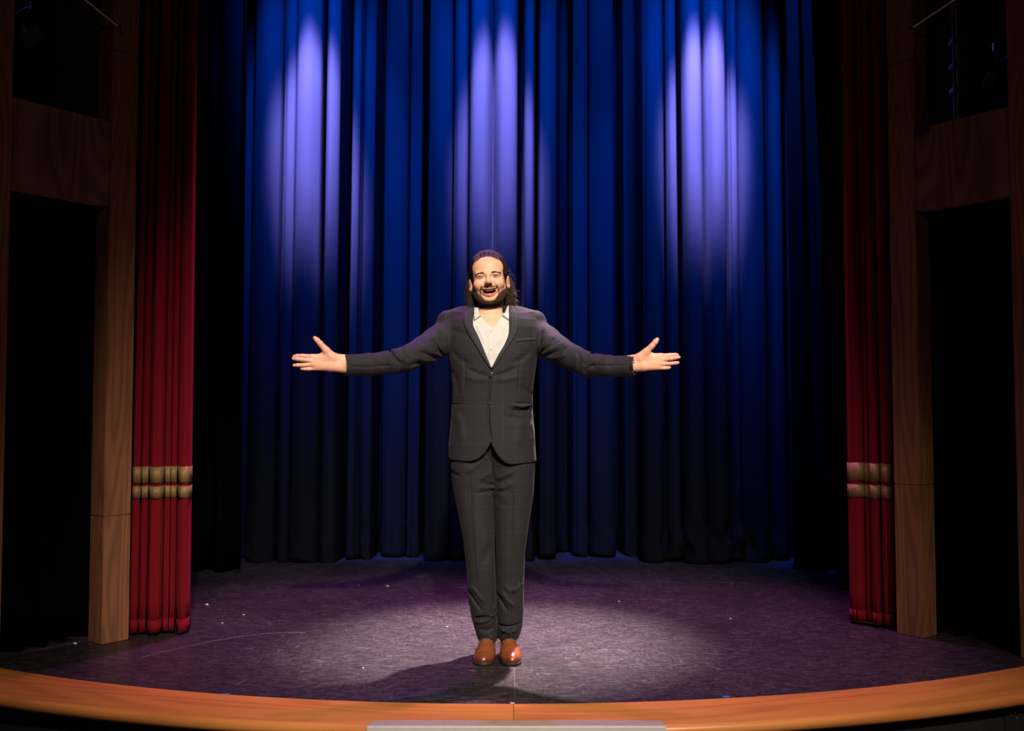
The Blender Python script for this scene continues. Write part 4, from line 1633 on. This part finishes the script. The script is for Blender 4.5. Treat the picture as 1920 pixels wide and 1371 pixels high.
for s in (-1, 1):
    nS, kS = 420, 10
    z0_ = rng.uniform(-0.035, 0.085, nS)
    t_ = np.linspace(0, 1, kS)
    Yl = -0.045 + 0.012 * (z0_[:, None] < 0.0) + rng.uniform(-0.01, 0.03, (nS, 1)) + 0.115 * t_[None, :]
    Zl = z0_[:, None] - (0.010 + 0.035 * (z0_[:, None] > 0.03)) * t_[None, :] + 0.0012 * np.sin(9 * t_[None, :] + z0_[:, None] * 400)
    Xl = np.full(Yl.shape, 0.115) * s
    for _ in range(26):
        Pw = H0 + np.stack([Xl, Yl, Zl], -1).reshape(-1, 3) @ HR.T
        dd_ = hair_sdf(Pw.astype(F32)).reshape(Xl.shape)
        Xl = Xl - s * np.clip(dd_ - 0.0006, -0.01, 0.02) * 0.8
        Xl = np.where(Xl * s < 0.055, 0.055 * s, Xl)
    Pw = (H0 + np.stack([Xl, Yl, Zl], -1).reshape(-1, 3) @ HR.T).reshape(nS, kS, 3)
    for p in Pw:
        paths.append(p)
        cols.append(np.array((0.045, 0.026, 0.016)) * rng.uniform(0.4, 1.7))
for s in (-1, 1):
    for _ in range(800):
        st0 = np.array((s * rng.uniform(0.066, 0.100), rng.uniform(0.008, 0.07), rng.uniform(-0.085, 0.01)))
        L = rng.uniform(0.05, 0.10)
        amp = rng.uniform(0.003, 0.011)
        ph = rng.uniform(0, 6.28)
        fr_ = rng.uniform(60, 120)
        drift = rng.normal(0, 0.12) + 0.08
        pts = []
        for k in range(12):
            t = k / 11
            pts.append(from_head(st0 + np.array((s * (drift * L * t) + amp * math.sin(ph + fr_ * L * t) * (0.3 + t), amp * math.cos(ph + fr_ * L * t) * t, -L * t * (1.0 - 0.25 * t)))))
        pts = np.array(pts)
        pts[:, 2] = np.maximum(pts[:, 2], 1.505)
        paths.append(pts)
        cols.append(np.array((0.040, 0.022, 0.014)) * rng.uniform(0.5, 1.8))
    for _ in range(46):          # flyaways
        zz0 = rng.uniform(-0.10, 0.05)
        st0 = np.array((s * 0.080, 0.03, zz0))
        L = rng.uniform(0.02, 0.05)
        ph = rng.uniform(0, 6.28)
        pts = [from_head(st0 + np.array((s * L * t * 0.8, 0.01 * math.sin(ph + 5 * t), 0.008 * math.sin(ph + 7 * t) - 0.4 * L * t * t))) for t in np.linspace(0, 1, 9)]
        paths.append(np.array(pts))
        cols.append(np.array((0.05, 0.028, 0.018)) * rng.uniform(0.7, 1.8))
v, f, c = strands(paths, 0.00048, 0.00022, cols)
tag(mesh_obj('loose_hair', v, f, M['hair'], hair, True, {'Col': c}), kind='stuff')
# ------------------------------------------------------------------ jacket
def jrow(py, lpx, rpx, rf, rb, cy=4.41):
    l, r = at(lpx, py, YT), at(rpx, py, YT)
    return (l[2], (l[0] + r[0]) / 2, cy, (r[0] - l[0]) / 2, rf, rb)


j_loft = Loft([jrow(890, 841, 1007, .128, .118), jrow(868, 841.5, 1006, .127, .118), jrow(835, 841, 1003.5, .128, .118), jrow(800, 844.5, 1001, .126, .113), jrow(755, 848, 998.5, .124, .105),
               jrow(725, 848, 1000, .125, .103), jrow(695, 845, 1004, .127, .105), jrow(665, 841, 1009, .128, .110), jrow(640, 838, 1012, .124, .112, 4.415),
               jrow(615, 838, 1012, .112, .110, 4.42), jrow(600, 842, 1008, .098, .10, 4.425), jrow(588, 850, 1000, .075, .085, 4.43)], 2.5)
YOKE = [(tuple(at(840, 603, 4.43)), 0.050), (tuple(at(868, 600.5, 4.435)), 0.057), (tuple(at(921, 592, 4.445)), 0.062), (tuple(at(972, 600.5, 4.435)), 0.057), (tuple(at(1003, 603, 4.43)), 0.050)]
SLV = [[N(842, 624, 4.425, .068), N(818, 643, 4.39, .068), N(796, 656.5, 4.33, .0620), N(764, 672, 4.255, .0540), N(736, 679, 4.215, .0500), N(692, 684, 4.165, .0470), N(646, 685, 4.125, .0440)],
       [N(1002, 624, 4.425, .068), N(1024, 641, 4.39, .068), N(1046, 656.5, 4.33, .0610), N(1076, 672, 4.265, .0540), N(1100, 683, 4.215, .0520), N(1140, 687, 4.165, .0450), N(1185, 686.5, 4.125, .0430)]]
CUFF = []
for S_ in SLV:
    a, b = np.array(S_[-2][0]), np.array(S_[-1][0])
    CUFF.append((b, (b - a) / np.linalg.norm(b - a)))

HEM = [(835, 862), (846, 864), (866, 866), (884, 865.5), (897, 861), (907, 852), (914, 842), (919, 832), (920.6, 829), (922, 834), (928, 846), (935, 857), (944, 866), (953, 871), (965, 871.5), (985, 869.5), (1012, 867)]
HX = np.array([xz(*p)[0] for p in HEM]); HZ = np.array([xz(*p)[1] for p in HEM])
VEE = [xz(*p) for p in ((886, 560), (886, 598), (886.5, 610), (898, 634), (910, 662), (921.5, 690), (935, 664), (946, 646), (954.5, 626), (955, 590), (955, 555), (921, 540))]


def L2(*pts): return [xz(*p) for p in pts]


JST = [
    # front edge, dart pull lines from the button, pocket mouths
    (L2((921, 690), (918, 720), (916, 760), (917, 800), (920, 832)), 0.0050, -0.0050), (L2((924, 694), (921, 722), (919, 760), (921, 800), (924, 826)), 0.005, 0.0022),
    (L2((925, 706), (945, 700), (968, 690)), 0.009, -0.0035), (L2((917, 706), (895, 700), (874, 690)), 0.009, -0.0030),
    (L2((926, 712), (950, 712), (975, 706)), 0.010, 0.0030), (L2((916, 712), (892, 712), (868, 706)), 0.010, 0.0026),
    (L2((848, 756.5), (864, 756.5), (882, 757)), 0.0035, -0.0045), (L2((964, 756), (980, 757), (999, 757)), 0.0035, -0.0040),
    (L2((958, 768), (972, 771), (996, 769)), 0.010, -0.0080), (L2((962, 760), (980, 763), (998, 760)), 0.006, 0.0050),
    (L2((953, 780), (972, 786), (992, 786)), 0.014, -0.0040), (L2((975, 722), (990, 735), (999, 742)), 0.012, -0.0045), (L2((995, 790), (1000, 810), (999, 830)), 0.008, 0.004),
    (L2((845, 690), (856, 715), (858, 745)), 0.010, -0.0035), (L2((850, 770), (862, 795), (866, 830)), 0.016, 0.0030), (L2((985, 775), (975, 800), (972, 840)), 0.018, 0.0030),
    (L2((868, 660), (872, 690), (870, 740)), 0.004, -0.0018), (L2((978, 660), (974, 690), (972, 740)), 0.004, -0.0018),
    # chest drape under the shoulder
    (L2((846, 616), (868, 626), (884, 632)), 0.014, -0.0030), (L2((996, 656), (980, 672), (962, 680)), 0.012, -0.0035), (L2((846, 656), (862, 674), (880, 682)), 0.012, -0.0035),
    # shoulder seams
    (L2((838, 588), (833, 600), (831, 622), (832, 650), (834, 668)), 0.0050, -0.0024), (L2((1005, 588), (1010, 600), (1012, 622), (1011, 650), (1009, 668)), 0.0050, -0.0024),
]
JSL = [
    (L2((822, 618), (826, 632), (831, 648)), 0.006, -0.0060), (L2((812, 626), (820, 642), (830, 660)), 0.006, 0.0050), (L2((806, 632), (818, 652), (830, 666)), 0.006, -0.0060),
    (L2((790, 646), (806, 658), (828, 668)), 0.007, 0.0050), (L2((788, 660), (806, 668), (828, 673)), 0.006, -0.0065), (L2((780, 672), (800, 678), (822, 676)), 0.007, 0.0045),
    (L2((733, 657), (742, 670), (756, 686)), 0.0055, -0.0085), (L2((740, 655), (750, 668), (764, 682)), 0.006, 0.0055), (L2((756, 650), (760, 664), (772, 680)), 0.006, -0.0050),
    (L2((724, 662), (732, 676), (744, 690)), 0.007, 0.0050), (L2((704, 664), (716, 680), (728, 694)), 0.009, -0.0030), (L2((768, 688), (786, 682), (800, 684)), 0.006, -0.0055),
    (L2((776, 640), (784, 656), (800, 672)), 0.006, -0.0040), (L2((668, 690.5), (700, 692), (745, 687)), 0.0035, -0.0028),
    (L2((1020, 616), (1014, 634), (1012, 648)), 0.006, -0.0060), (L2((1032, 624), (1024, 640), (1014, 656)), 0.006, 0.0050), (L2((1040, 632), (1030, 648), (1014, 662)), 0.006, -0.0060),
    (L2((1058, 640), (1042, 652), (1016, 664)), 0.007, 0.0050), (L2((1064, 652), (1046, 660), (1018, 668)), 0.006, -0.0060), (L2((1062, 666), (1044, 672), (1022, 672)), 0.007, 0.0045),
    (L2((1112, 660), (1100, 672), (1090, 690)), 0.0055, -0.0085), (L2((1106, 664), (1094, 678), (1086, 694)), 0.006, 0.0050), (L2((1120, 668), (1106, 684), (1098, 702)), 0.006, 0.0050),
    (L2((1080, 660), (1084, 676), (1080, 690)), 0.007, -0.0040), (L2((1090, 700), (1098, 692), (1112, 686)), 0.006, -0.0055), (L2((1148, 672), (1140, 684), (1132, 694)), 0.009, -0.0030),
    (L2((1096, 688), (1130, 689), (1164, 688.5)), 0.0035, -0.0028)]


JSL = [(p, w * 1.1, h * 0.72) for p, w, h in JSL]


def jacket_base(P):
    lo = P.min(0); hi = P.max(0)
    big = len(P) > 7000
    d = smin(j_loft(P), chain(P, YOKE, 0.02), 0.022)
    frn = np.clip((4.43 - P[:, 1]) / 0.03, 0, 1)
    if not (lo[0] > 0.16 or hi[0] < -0.35) or big: d = strokes(P, d, JST, frn)
    dmn = None
    for i, S_ in enumerate(SLV):
        if not big and ((i == 0 and lo[0] > -0.15) or (i == 1 and hi[0] < -0.05)): continue
        e = chain(P, S_, 0.012)
        e = strokes(P, e, JSL, np.clip((4.46 - P[:, 1]) / 0.04, 0, 1))
        d = smin(d, e, 0.016)
    return d


def jacket_sdf(P):
    base = jacket_base(P)
    x, y, z = P[:, 0], P[:, 1], P[:, 2]
    hem = np.where(y < 4.41, np.interp(x, HX, HZ), HZ[2])
    d = smax(base, (hem - z) * 0.6, 0.004)
    # opening over the shirt, from the button up to the neck
    v = np.maximum(poly2(x, z, VEE), y - 4.46)
    v = np.maximum(v, -(base + np.where(z > 1.38, 0.075, 0.034)))
    d = smax(d, -v, 0.003)
    d = np.maximum(d, -(cone(P, (-0.101, 4.425, 1.46), (-0.101, 4.44, 1.62), 0.068, 0.075)))
    for c, t in CUFF:
        s = (P - c.astype(F32)) @ t.astype(F32)
        r = np.sqrt(np.maximum(((P - c.astype(F32)) ** 2).sum(1) - s * s, 0))
        nearc = np.abs(s) < 0.08
        d = np.where((r < 0.09) & nearc, np.maximum(d, s), d)
        d = np.where(nearc & (r < 0.09), np.maximum(d, -np.maximum(r - 0.0365, np.abs(s) - 0.05)), d)
    return d


xs = axis((-0.76, 0.57, .0036))
ys = axis((4.06, 4.56, .0040))
zs = axis((0.83, 1.56, .0036))
JV, JF = sdf_mesh(jacket_sdf, xs, ys, zs)
jacket = mesh_obj('jacket', JV, JF, M['suit'], person, True)
tag(jacket, 'charcoal checked suit jacket')

# lapels with the collar behind the neck
la_out = L2((874, 577), (868.5, 588), (868.5, 604), (877, 624), (891, 648), (908, 675), (920, 693))
la_in = L2((888, 574), (886.5, 590), (886.5, 608), (898, 633), (909, 660), (916, 678), (921, 690))
lb_out = L2((964, 573), (971.5, 588), (973, 604), (969, 624), (956, 645), (937, 675), (925, 692))
lb_in = L2((954, 569), (954.5, 590), (954.5, 622), (945.5, 647), (934, 667), (927, 680), (922, 690))
for o_, i_ in ((la_out, la_in), (lb_out, lb_in)):
    patch('lapel', jacket_base, o_, i_, M['lapel'], jacket, 0.0075, 0.006, 40, 10, 0.0015)
# collar roll round the back of the neck
cv, cf = [], []
n1, n2 = 40, 10
for i in range(n1 + 1):
    a = math.radians(-35 + 250 * i / n1)
    for j in range(n2):
        b = 2 * math.pi * j / n2
        r = 0.0745 + 0.0055 * math.cos(b)
        zz_ = 1.527 + 0.016 * math.sin(a) + 0.019 * math.sin(b)
        cv.append((-0.0995 + r * math.cos(a) * 1.0, 4.440 + r * math.sin(a) * 0.92, zz_))
for i in range(n1):
    for j in range(n2):
        cf.append((i * n2 + j, i * n2 + (j + 1) % n2, (i + 1) * n2 + (j + 1) % n2, (i + 1) * n2 + j))
mesh_obj('collar', cv, np.array(cf), M['lapel'], jacket, True)
# pockets
patch('breast_pocket', jacket_base, L2((966.5, 636), (985, 633.5), (1005, 631.5)), L2((967.5, 641), (986, 638.5), (1006, 636.5)), M['lapel'], jacket, 0.004, 0.003, 20, 5)
patch('pocket_welt', jacket_base, L2((848, 753), (864, 753.5), (881, 754)), L2((848, 757.5), (864, 758), (881, 758.5)), M['lapel'], jacket, 0.0030, 0.003, 18, 5)
patch('pocket_welt', jacket_base, L2((964, 755.5), (980, 756.5), (998, 757)), L2((964, 759), (981, 761.5), (998, 760.5)), M['lapel'], jacket, 0.0040, 0.003, 18, 5)


def disc_on(name, f, px, py, r, mat, parent, dome=0.002, holes=True):
    x_, z_ = xz(px, py)
    y_ = project(f, np.array([x_]), np.array([z_]))[0]
    m_ = MB()
    T = Matrix.Translation((x_, y_ - 0.001, z_)) @ Matrix.Rotation(math.pi / 2, 4, 'X')
    m_.lathe([(r * 0.97, -0.003), (r, 0.0), (r * 0.95, dome), (r * 0.72, dome * 1.1), (r * 0.66, dome * 0.6), (0.0, dome * 0.6)], T, 20)
    o_ = m_.build(name, mat, parent, True)
    return o_


disc_on('button', jacket_base, 921.5, 703, 0.0098, M['button'], jacket, 0.0045)
disc_on('button', jacket_base, 918, 756, 0.0050, M['lapel'], jacket, 0.002)


# ------------------------------------------------------------------ shirt
def shirt_base(P):
    d = smin(j_loft(P), chain(P, YOKE, 0.02), 0.022) + 0.016
    d = smin(d, cone(P, (-0.1005, 4.428, 1.45), (-0.1005, 4.436, 1.520), 0.0715, 0.0665), 0.015)
    return strokes(P, d, [(L2((917.5, 612), (917.5, 640), (919, 688)), 0.0028, 0.0016), (L2((924.5, 614), (924, 640), (923.5, 688)), 0.0020, -0.0014), (L2((893, 606), (900, 622), (908, 640)), 0.006, 0.0025),
                          (L2((950, 606), (944, 626), (932, 650)), 0.006, 0.0025)], (P[:, 1] < 4.42))


SKV = L2((894, 560), (896, 578), (905, 597), (914, 606), (924, 613), (929, 607), (937, 595), (950.5, 572), (952, 555))


def shirt_sdf(P):
    d = shirt_base(P)
    v = np.maximum(poly2(P[:, 0], P[:, 2], SKV), P[:, 1] - 4.43)
    d = smax(d, -np.maximum(v, -(d + 0.05)), 0.002)
    d = np.maximum(d, -cone(P, (-0.1005, 4.43, 1.50), (-0.1005, 4.44, 1.62), 0.063, 0.066))
    d = np.maximum(d, P[:, 2] - 1.545)
    return np.maximum(d, 1.22 - P[:, 2])


xs = axis((-0.28, 0.10, .0030))
ys = axis((4.24, 4.54, .0032))
zs = axis((1.21, 1.56, .0030))
SV, SF = sdf_mesh(shirt_sdf, xs, ys, zs)
shirt = mesh_obj('shirt', SV, SF, M['shirt'], person, True)
tag(shirt, 'white shirt open at the collar')
patch('shirt_collar', shirt_base, L2((896.5, 573), (897.5, 580), (899.5, 586), (901.5, 591)), L2((889, 574), (887.5, 584), (887, 592), (888.5, 600.5)), M['shirt'], shirt, 0.0125, 0.004, 24, 8, 0.003)
patch('shirt_collar', shirt_base, L2((951, 567), (948, 576), (944.5, 584), (941, 591)), L2((956, 567), (956, 580), (955.5, 590), (954, 600)), M['shirt'], shirt, 0.0125, 0.004, 24, 8, 0.003)
disc_on('button', shirt_base, 920.5, 655, 0.0048, M['shirt'], shirt, 0.0025)
disc_on('button', shirt_base, 920.5, 620, 0.0048, M['shirt'], shirt, 0.0025)


# ------------------------------------------------------------------ trousers
def legrow(py, l, r, rf, rb, cy):
    a, b = at(l, py, 4.41), at(r, py, 4.41)
    return (a[2], (a[0] + b[0]) / 2, cy, (b[0] - a[0]) / 2, rf, rb)


legL = Loft([legrow(820, 848, 925, .105, .10, 4.41), legrow(875, 845, 925, .102, .108, 4.41), legrow(920, 850, 925, .092, .098, 4.41), legrow(960, 858, 925.5, .085, .088, 4.405), legrow(1010, 868, 927, .076, .078, 4.40),
             legrow(1070, 875, 929, .070, .072, 4.405), legrow(1120, 877.5, 930, .068, .074, 4.415), legrow(1160, 884, 931, .068, .070, 4.425), legrow(1185, 891, 932, .064, .066, 4.43), legrow(1203, 897, 932, .062, .064, 4.435)], 2.3)
legR = Loft([legrow(820, 920, 1000, .105, .10, 4.41), legrow(875, 920, 1003, .102, .108, 4.41), legrow(930, 924, 1000, .092, .096, 4.41), legrow(980, 927.5, 992, .083, .086, 4.405), legrow(1040, 930, 984, .073, .075, 4.40),
             legrow(1100, 931.5, 982, .068, .072, 4.41), legrow(1140, 932, 982, .068, .072, 4.42), legrow(1175, 933, 980, .068, .068, 4.425), legrow(1190, 933, 975.5, .064, .066, 4.43), legrow(1199, 933.5, 972, .062, .064, 4.435)], 2.3)


def L3(*pts): return [xz(p[0], p[1], 4.33) for p in pts]


TST = [(L3((922, 850), (924, 880), (926, 905)), 0.004, -0.0035), (L3((926, 912), (914, 908), (902, 902)), 0.006, -0.0060), (L3((927, 914), (915, 916), (896, 914)), 0.006, 0.0045), (L3((924, 922), (910, 922), (894, 926)), 0.006, -0.0055),
       (L3((929, 898), (944, 892), (960, 884)), 0.006, 0.0055), (L3((929, 906), (946, 902), (962, 890)), 0.006, -0.0060), (L3((930, 916), (948, 914), (960, 904)), 0.007, 0.0050), (L3((930, 922), (944, 922), (956, 916)), 0.006, -0.0045),
       (L3((918, 888), (908, 894), (898, 900)), 0.008, 0.0040), (L3((926, 930), (936, 942), (952, 950)), 0.010, -0.0030),
       (L3((886, 880), (888, 960), (894, 1040), (900, 1110)), 0.0045, 0.0030), (L3((966, 890), (964, 980), (966, 1080), (964, 1180)), 0.0045, 0.0030),
       (L3((877, 1110), (888, 1126), (902, 1146)), 0.006, -0.0075), (L3((880, 1098), (894, 1114), (908, 1132)), 0.007, 0.0045), (L3((928, 1132), (924, 1146), (928, 1160)), 0.006, -0.0050),
       (L3((889, 1163), (906, 1160), (928, 1163)), 0.0055, -0.0080), (L3((890, 1171), (908, 1168), (930, 1156)), 0.007, 0.0060), (L3((898, 1184), (914, 1186), (930, 1178)), 0.008, -0.0035),
       (L3((933, 1118), (942, 1132), (952, 1148)), 0.006, -0.0070), (L3((940, 1112), (952, 1128), (966, 1140)), 0.008, 0.0045), (L3((934, 1177), (956, 1178), (980, 1172)), 0.0050, -0.0065), (L3((936, 1184), (954, 1190), (970, 1184)), 0.006, 0.0055),
       (L3((940, 1196), (952, 1186), (958, 1180)), 0.005, -0.0045), (L3((980, 1094), (972, 1106), (960, 1110)), 0.010, 0.0040), (L3((920, 1020), (912, 1040), (906, 1060)), 0.016, -0.0040), (L3((946, 1100), (954, 1108), (972, 1106)), 0.010, 0.0030),
       (L3((846, 884), (852, 890), (862, 892)), 0.006, -0.004), (L3((905, 860), (890, 876), (872, 884)), 0.012, 0.003)]


TST = [(p, w * 1.35, h * 0.55) if 1 <= i <= 9 else (p, w, h) for i, (p, w, h) in enumerate(TST)]


def trouser_sdf(P):
    a, b = legL(P), legR(P)
    z = P[:, 2]
    k = np.interp(z, [0.70, 0.80], [0.006, 0.05]).astype(F32)
    d = smin(a, b, k)
    d = strokes(P, d, TST, np.clip((4.42 - P[:, 1]) / 0.03, 0, 1))
    # hollow cuffs
    for c in ((at(914.5, 1200, 4.43)), (at(952.5, 1197, 4.43))):
        e = (np.hypot((P[:, 0] - c[0]) / 0.030, (P[:, 1] - 4.438) / 0.047) - 1) * 0.030
        d = np.maximum(d, -np.maximum(e, z - 0.105))
    return d


xs = axis((-0.30, 0.13, .0036))
ys = axis((4.27, 4.55, .0040))
zs = axis((0.04, 0.98, .0040))
TV, TF = sdf_mesh(trouser_sdf, xs, ys, zs)
trousers = mesh_obj('trousers', TV, TF, M['suit'], person, True)
tag(trousers, 'charcoal checked suit trousers')


# ------------------------------------------------------------------ shoes
def make_shoe(toe, heel, flip):
    toe = np.array(toe); heel = np.array(heel)
    dv = (toe - heel); L = np.hypot(*dv)
    u_ = dv / L
    v_ = np.array((-u_[1], u_[0])) * flip
    s = L / 0.29

    def wpt(u, v, z): return (heel[0] + u_[0] * u * s + v_[0] * v, heel[1] + u_[1] * u * s + v_[1] * v, z)

    def loc(P):
        r = P[:, :2] - heel
        return np.stack([(r @ u_) / s, r @ v_, P[:, 2]], 1).astype(F32)

    def f(P):
        q = loc(P)
        d = ell(q, (0.205, 0.000, 0.018), (0.083, 0.0465, 0.043))
        d = smin(d, cone(q, (0.195, 0, 0.037), (0.115, 0, 0.069), 0.031, 0.033), 0.03)
        d = smin(d, ell(q, (0.070, 0, 0.030), (0.068, 0.0345, 0.058)), 0.03)
        # open flaps over the tongue, creases over the toes
        e, t = seg2(q[:, 0], q[:, 1], [(0.130, 0.024), (0.170, 0.020), (0.183, 0.006), (0.183, -0.006), (0.170, -0.020), (0.130, -0.024)])
        top = q[:, 2] > 0.03
        d = d + 0.0016 * np.exp(-(e / 0.0022) ** 2) * top
        for u0, w in ((0.200, 0.0030), (0.211, 0.0032), (0.222, 0.0028)):
            d = d + 0.0013 * np.exp(-((q[:, 0] - u0 - 0.004 * np.cos(q[:, 1] * 90)) / w) ** 2) * top
        d = d + 0.0012 * np.exp(-((q[:, 0] - 0.246 + 9 * q[:, 1] ** 2) / 0.0016) ** 2) * top
        return np.maximum(d, 0.0115 - P[:, 2])
    lo = np.minimum(toe, heel) - 0.065
    hi = np.maximum(toe, heel) + 0.065
    v, fc = sdf_mesh(f, axis((lo[0], hi[0], .0025)), axis((lo[1], hi[1], .003)), axis((0.006, 0.115, .0025)))
    q = loc(v.astype(F32))
    base = np.array((0.235, 0.066, 0.021))
    dark = np.array((0.080, 0.016, 0.007))
    m = np.clip((q[:, 0] - 0.225) / 0.06, 0, 1) * 0.65 + np.clip((0.035 - q[:, 2]) / 0.02, 0, 1) * 0.6 + np.clip((np.abs(q[:, 1]) - 0.035) / 0.012, 0, 1) * 0.35
    for u0 in (0.200, 0.211, 0.222):
        m = m + 0.25 * np.exp(-((q[:, 0] - u0 - 0.004 * np.cos(q[:, 1] * 90)) / 0.003) ** 2)
    m = np.clip(m + 0.08 * np.sin(q[:, 0] * 130 + q[:, 1] * 90), 0, 0.9)[:, None]
    c = base * (1 - m) + dark * m
    shoe = mesh_obj('shoe', v, fc, M['leather'], person, True, {'Col': np.c_[c, np.ones(len(c))]})
    tag(shoe, 'polished tan leather lace-up shoe')
    # welt and sole
    U = [0.0, 0.01, 0.03, 0.07, 0.11, 0.15, 0.19, 0.23, 0.26, 0.278, 0.287, 0.2905]
    Wd = [0.009, 0.020, 0.0295, 0.0345, 0.033, 0.038, 0.0450, 0.0460, 0.040, 0.028, 0.013, 0.0]
    ring = [(u, w) for u, w in zip(U, Wd)] + [(u, -w) for u, w in list(zip(U, Wd))[-2::-1]]
    ring = [tuple(p) for p in spline(ring + [ring[0]], 3)[:-1]]
    k = len(ring)
    V = []
    for (g, z) in ((0.965, 0.0015), (0.985, 0.0035), (0.985, 0.0110), (0.975, 0.0130), (0.9, 0.0130)):
        V += [wpt(0.15 + (u - 0.15) * g, w * g, z) for u, w in ring]
    Fs = []
    for r in range(4):
        for i in range(k):
            Fs.append((r * k + i, r * k + (i + 1) % k, (r + 1) * k + (i + 1) % k, (r + 1) * k + i))
    Fs.append(tuple(range(k))[::-1])
    Fs.append(tuple(4 * k + i for i in range(k)))
    mesh_obj('sole', V, Fs, M['sole'], shoe, True)
    # laces across the flaps, and a bow
    lz = []
    for u0 in (0.136, 0.149, 0.162, 0.174):
        pts = []
        for t in np.linspace(-1, 1, 9):
            w = wpt(u0 + 0.003 * t, 0.017 * t, 0.13)
            P = np.array([w])
            z = 0.13
            for _ in range(40):
                dd = f(np.array([[w[0], w[1], z]], F32))[0]
                z -= max(min(dd, 0.02), -0.01) * 0.8
            pts.append((w[0], w[1], z + 0.0016))
        lz.append(pts)
    lm = MB()
    for pts in lz: lm.tube(pts, 0.0022, 6)
    kx = np.array(lz[0][4])
    for sg in (-1, 1):
        loop = []
        for t in np.linspace(0, 1, 11):
            a = t * math.pi * 2
            p2 = np.array(wpt(0.138 + 0.014 * math.sin(a) * 0.6 + 0.012 * (1 - math.cos(a)) * 0.5, sg * 0.013 * (1 - math.cos(a)), 0)) - np.array(wpt(0.138, 0, 0))
            zz_ = kx[2] + 0.003 + 0.002 * math.sin(a) - 0.006 * (1 - math.cos(a)) * 0.5
            loop.append((kx[0] + p2[0], kx[1] + p2[1], zz_))
        lm.tube(loop, 0.0018, 6)
    lm.build('laces', M['lace'], shoe, True)
    return shoe


make_shoe((-0.1245, 4.238), (-0.100, 4.525), 1)
make_shoe((0.0020, 4.238), (-0.026, 4.525), -1)

# ------------------------------------------------------------------ wristwatch under the right-hand cuff
wc, wt = at(1187.5, 684.5, 4.122), CUFF[1][1]
watch = empty('wristwatch', tuple(wc))
watch.parent = person
watch.matrix_parent_inverse = person.matrix_world.inverted()
bpy.context.view_layer.update()
Tq = Matrix.Translation(wc) @ Vector(wt).to_track_quat('Z', 'Y').to_matrix().to_4x4()
m = MB()
m.lathe([(0.0345, -0.008), (0.0370, -0.0075), (0.0375, 0.0), (0.0370, 0.0075), (0.0345, 0.008), (0.0340, 0.0), (0.0345, -0.008)], Tq, 36)
m.build('strap', M['strap'], watch, True)
m = MB()
for a in (0.35, 0.62):
    pc = Vector(wc) + Vector((0, -0.030 * math.cos(a), 0.036 * math.sin(a)))
    m.box(pc + Vector((-0.003, -0.002, -0.002)), pc + Vector((0.003, 0.002, 0.002)), None, 0.0008)
m.build('buckle', M['steel'], watch, True)
m = MB()
Tc = Matrix.Translation(Vector(wc) + Vector((0.0, 0.030, -0.022))) @ Matrix.Rotation(math.radians(125), 4, 'X')
m.lathe([(0.0, -0.004), (0.018, -0.004), (0.0195, 0.0), (0.0185, 0.006), (0.016, 0.0075), (0.0, 0.0075)], Tc, 28)
m.build('case', M['steel'], watch, True)
